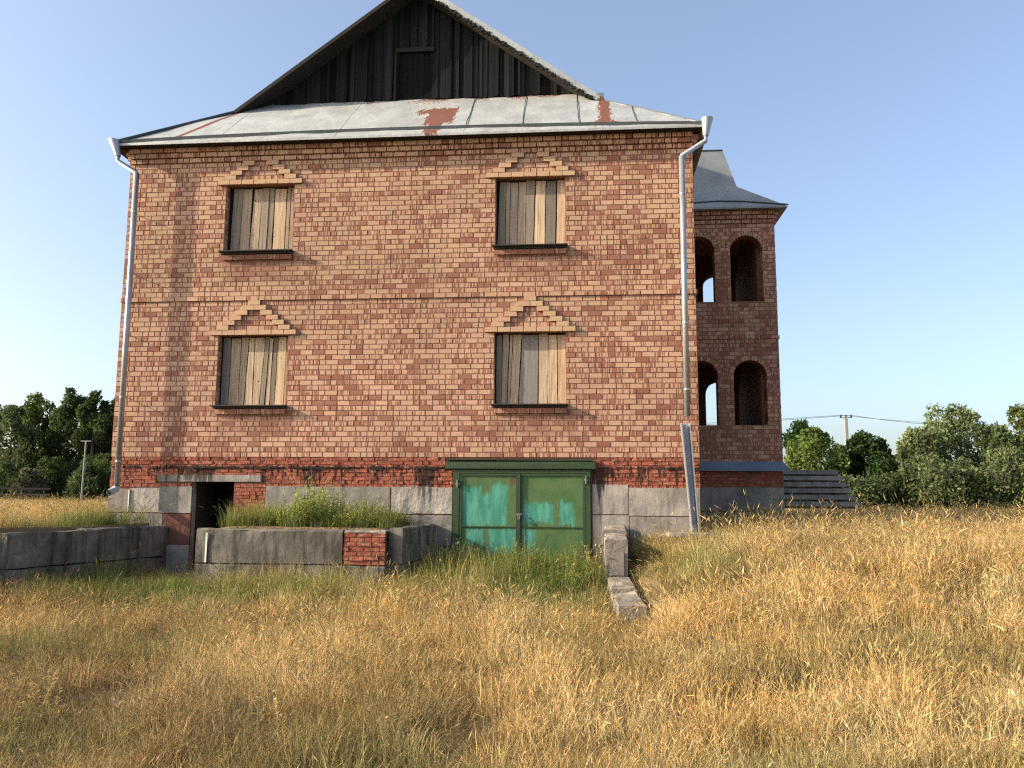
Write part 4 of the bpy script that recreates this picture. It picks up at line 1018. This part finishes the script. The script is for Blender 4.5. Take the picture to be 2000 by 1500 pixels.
    me.polygons.foreach_set("loop_start", np.arange(0, len(V), 4, dtype=np.int32)); me.polygons.foreach_set("loop_total", np.full(nf, 4, dtype=np.int32)); me.update()
    a = me.attributes.new("tone", 'FLOAT_COLOR', 'POINT'); a.data.foreach_set("color", np.concatenate([Tn, np.ones((len(Tn), 1))], 1).astype(np.float32).ravel())
    me.materials.append(M['leaf']); link(bpy.data.objects.new("crown", me), root)
    return root
DG = (.062, .090, .032); MG = (.10, .13, .036); LG = (.13, .18, .05); WG = (.145, .175, .075); DW = (.09, .12, .05)
GL = "trees beyond the field left of the house"; GR = "bushes and trees beyond the field right of the house"
for a in [(-25, 800, 53, 5.0, "dark tree cut by the left edge of the photo", DG), (28, 796, 49, 4.4, "short rounded dark tree near the left edge beyond the field", DW),
          (72, 772, 53, 4.6, "broad yellowish green tree left of the tallest crown", MG), (138, 762, 52, 4.2, "tallest dark tree behind the thin post with a crossbar", DG),
          (188, 768, 50, 3.8, "dark tree next to the left downpipe of the house", DG), (236, 776, 53, 4.4, "dark tree half hidden behind the left house corner", DG)]:
    tree(a[0], a[1], a[2], a[3], a[4], "tree", a[5], GL, 9500, "tree", .24, .9, low=.03)
for a in [(12, 905, 46, 3.6, "low dark shrub at the left edge beneath the trees", DG), (60, 918, 44, 2.6, "grey-green shrub beneath the broad left tree", (.09, .10, .055)),
          (105, 895, 46, 3.2, "dark green shrub just left of the thin post", DG), (172, 908, 45, 3.0, "pale-tipped shrub at the foot of the thin post", DW), (212, 890, 46, 3.2, "dark shrub beside the left wall of the house", DG)]:
    tree(a[0], a[1], a[2], a[3], a[4], "shrub", a[5], "shrubs under the left trees", 2600, "shrub", .2, .4, low=.0)
for a in [(1556, 824, 34, 3.2, "dark rounded tree rising just beyond the porch tower", (.03, .06, .02), "tree", .2),
          (1586, 838, 24, 2.9, "bright green bush right beside the porch tower", LG, "bush", .4),
          (1640, 872, 26, 2.3, "small dark green bush in front of the utility pole", DG, "bush", .5),
          (1692, 850, 24, 2.8, "dark green pointed bush right of the utility pole", (.05, .085, .028), "bush", .7),
          (1735, 895, 27, 2.0, "low pale bush in the gap before the large willow", WG, "bush", .6),
          (1795, 842, 25, 3.3, "left shoulder of the willow thicket with grey-green leaves", WG, "willow", .8),
          (1868, 800, 27, 4.4, "large grey-green willow with the tallest shoots", WG, "willow", .9),
          (1935, 836, 24, 3.2, "dark willow in the dip between two tall ones", DW, "willow", .8),
          (1990, 798, 27, 4.2, "yellowish willow rising just left of the right photo edge", (.10, .12, .04), "willow", .8),
          (2065, 800, 26, 4.4, "willow showing only its left side at the right edge of the photo", WG, "willow", .8)]:
    tree(a[0], a[1], a[2], a[3], a[4], a[6], a[5], GR, 13000 if a[3] > 3 else 6500, a[6], .15, a[7], low=.0)
for u, v, y, wd, lb in [(1660, 932, 21, 2.6, "low dark bush filling the foot of the hedge beside the steps"), (1730, 930, 22, 3.0, "low dark bush at the foot of the pale gap"), (1805, 890, 21.5, 3.2, "low dark bush below the willow shoulder"),
                        (1880, 922, 22, 3.2, "low dark bush below the large willow"), (1955, 880, 21.5, 3.2, "low dark bush near the right edge"), (2040, 905, 22, 3.6, "low bush cut off by the right edge of the photo")]:
    tree(u, v, y, wd, lb, "bush", WG if int(u) % 2 else DW, "low bushes at the foot of the right thicket", 3600, "bush", .13, .5, low=.0)

# ------------------------------------------------------------------ utility poles, wires, fence
p = ptworld(1652, 812, 46); up_ = empty("utility_pole", (p.x, p.y, -1.3), label="concrete utility pole with three insulators above the right bushes", cat="pole")
mb = MB(); mb.hexa([(p.x - .16, p.y - .12, -1.5), (p.x + .16, p.y - .12, -1.5), (p.x + .16, p.y + .12, -1.5), (p.x - .16, p.y + .12, -1.5), (p.x - .09, p.y - .08, p.z - .1), (p.x + .09, p.y - .08, p.z - .1), (p.x + .09, p.y + .08, p.z - .1), (p.x - .09, p.y + .08, p.z - .1)])
mb.build("shaft", 'pole', up_)
mb = MB(); mb.box(p.x - .42, p.x + .42, p.y - .03, p.y + .03, p.z - .16, p.z - .12); mb.build("crossarm", 'ins', up_)
for dx in (-.36, 0, .36):
    mb = MB(); mb.tube([(p.x + dx, p.y, p.z - .12), (p.x + dx, p.y, p.z - .02), (p.x + dx, p.y, p.z + .08)], [.05, .07, .04], 8); mb.build("insulator", 'ins', up_)
wl = ptworld(1440, 824, 46); wl2 = ptworld(800, 850, 47); wr = ptworld(1785, 824, 50); wr2 = ptworld(2150, 838, 54)
for q, dx in ((0, -.36), (1, .36)):
    mb = MB(); s0 = Vector((p.x + dx, p.y, p.z + .04)); off = Vector((0, 0, -.10 * q))
    mb.tube([tuple(wl2 + off), tuple(wl + off), tuple(wl.lerp(s0, .5) + off * .6), tuple(s0), tuple(s0.lerp(wr, .5) - Vector((0, 0, .03)) + off * .6), tuple(wr + off), tuple(wr2 + off)], .014, 5)
    mb.build("power_line", 'ins', label=("upper" if q == 0 else "lower") + " thin overhead wire strung past the right utility pole", cat="wire", group="overhead wires")
p = ptworld(168, 862, 42); q = ptworld(162, 955, 42)
lpz = empty("utility_pole", (q.x, q.y, -1.3), label="thin pale post with a short crossbar before the left trees", cat="pole")
mb = MB(); mb.tube([(q.x - .06, q.y, -1.5), (p.x, p.y, p.z)], [.075, .055], 8); mb.build("shaft", 'pole', lpz)
mb = MB(); mb.box(p.x - .38, p.x + .38, p.y - .04, p.y + .04, p.z - .02, p.z + .05); mb.build("crossarm", 'pole', lpz)
fe = empty("wooden_fence", (-22, 34, -1.3), label="low dark wooden fence under the trees at the left edge", cat="fence")
fa, fb = ptworld(-260, 958, 34), ptworld(98, 958, 34)
for z in (-.42, -.78):
    mb = MB(); mb.box(fa.x, fb.x, 33.98, 34.02, z, z + .10, j=.01); mb.build("rail", 'dark', fe)
for k in range(int((fb.x - fa.x) / .9) + 1):
    xx = fa.x + k * .9; mb = MB(); mb.box(xx, xx + .09, 34.025, 34.09, -1.5, -.30 + random.uniform(-.04, .04)); mb.build("post", 'dark', fe)
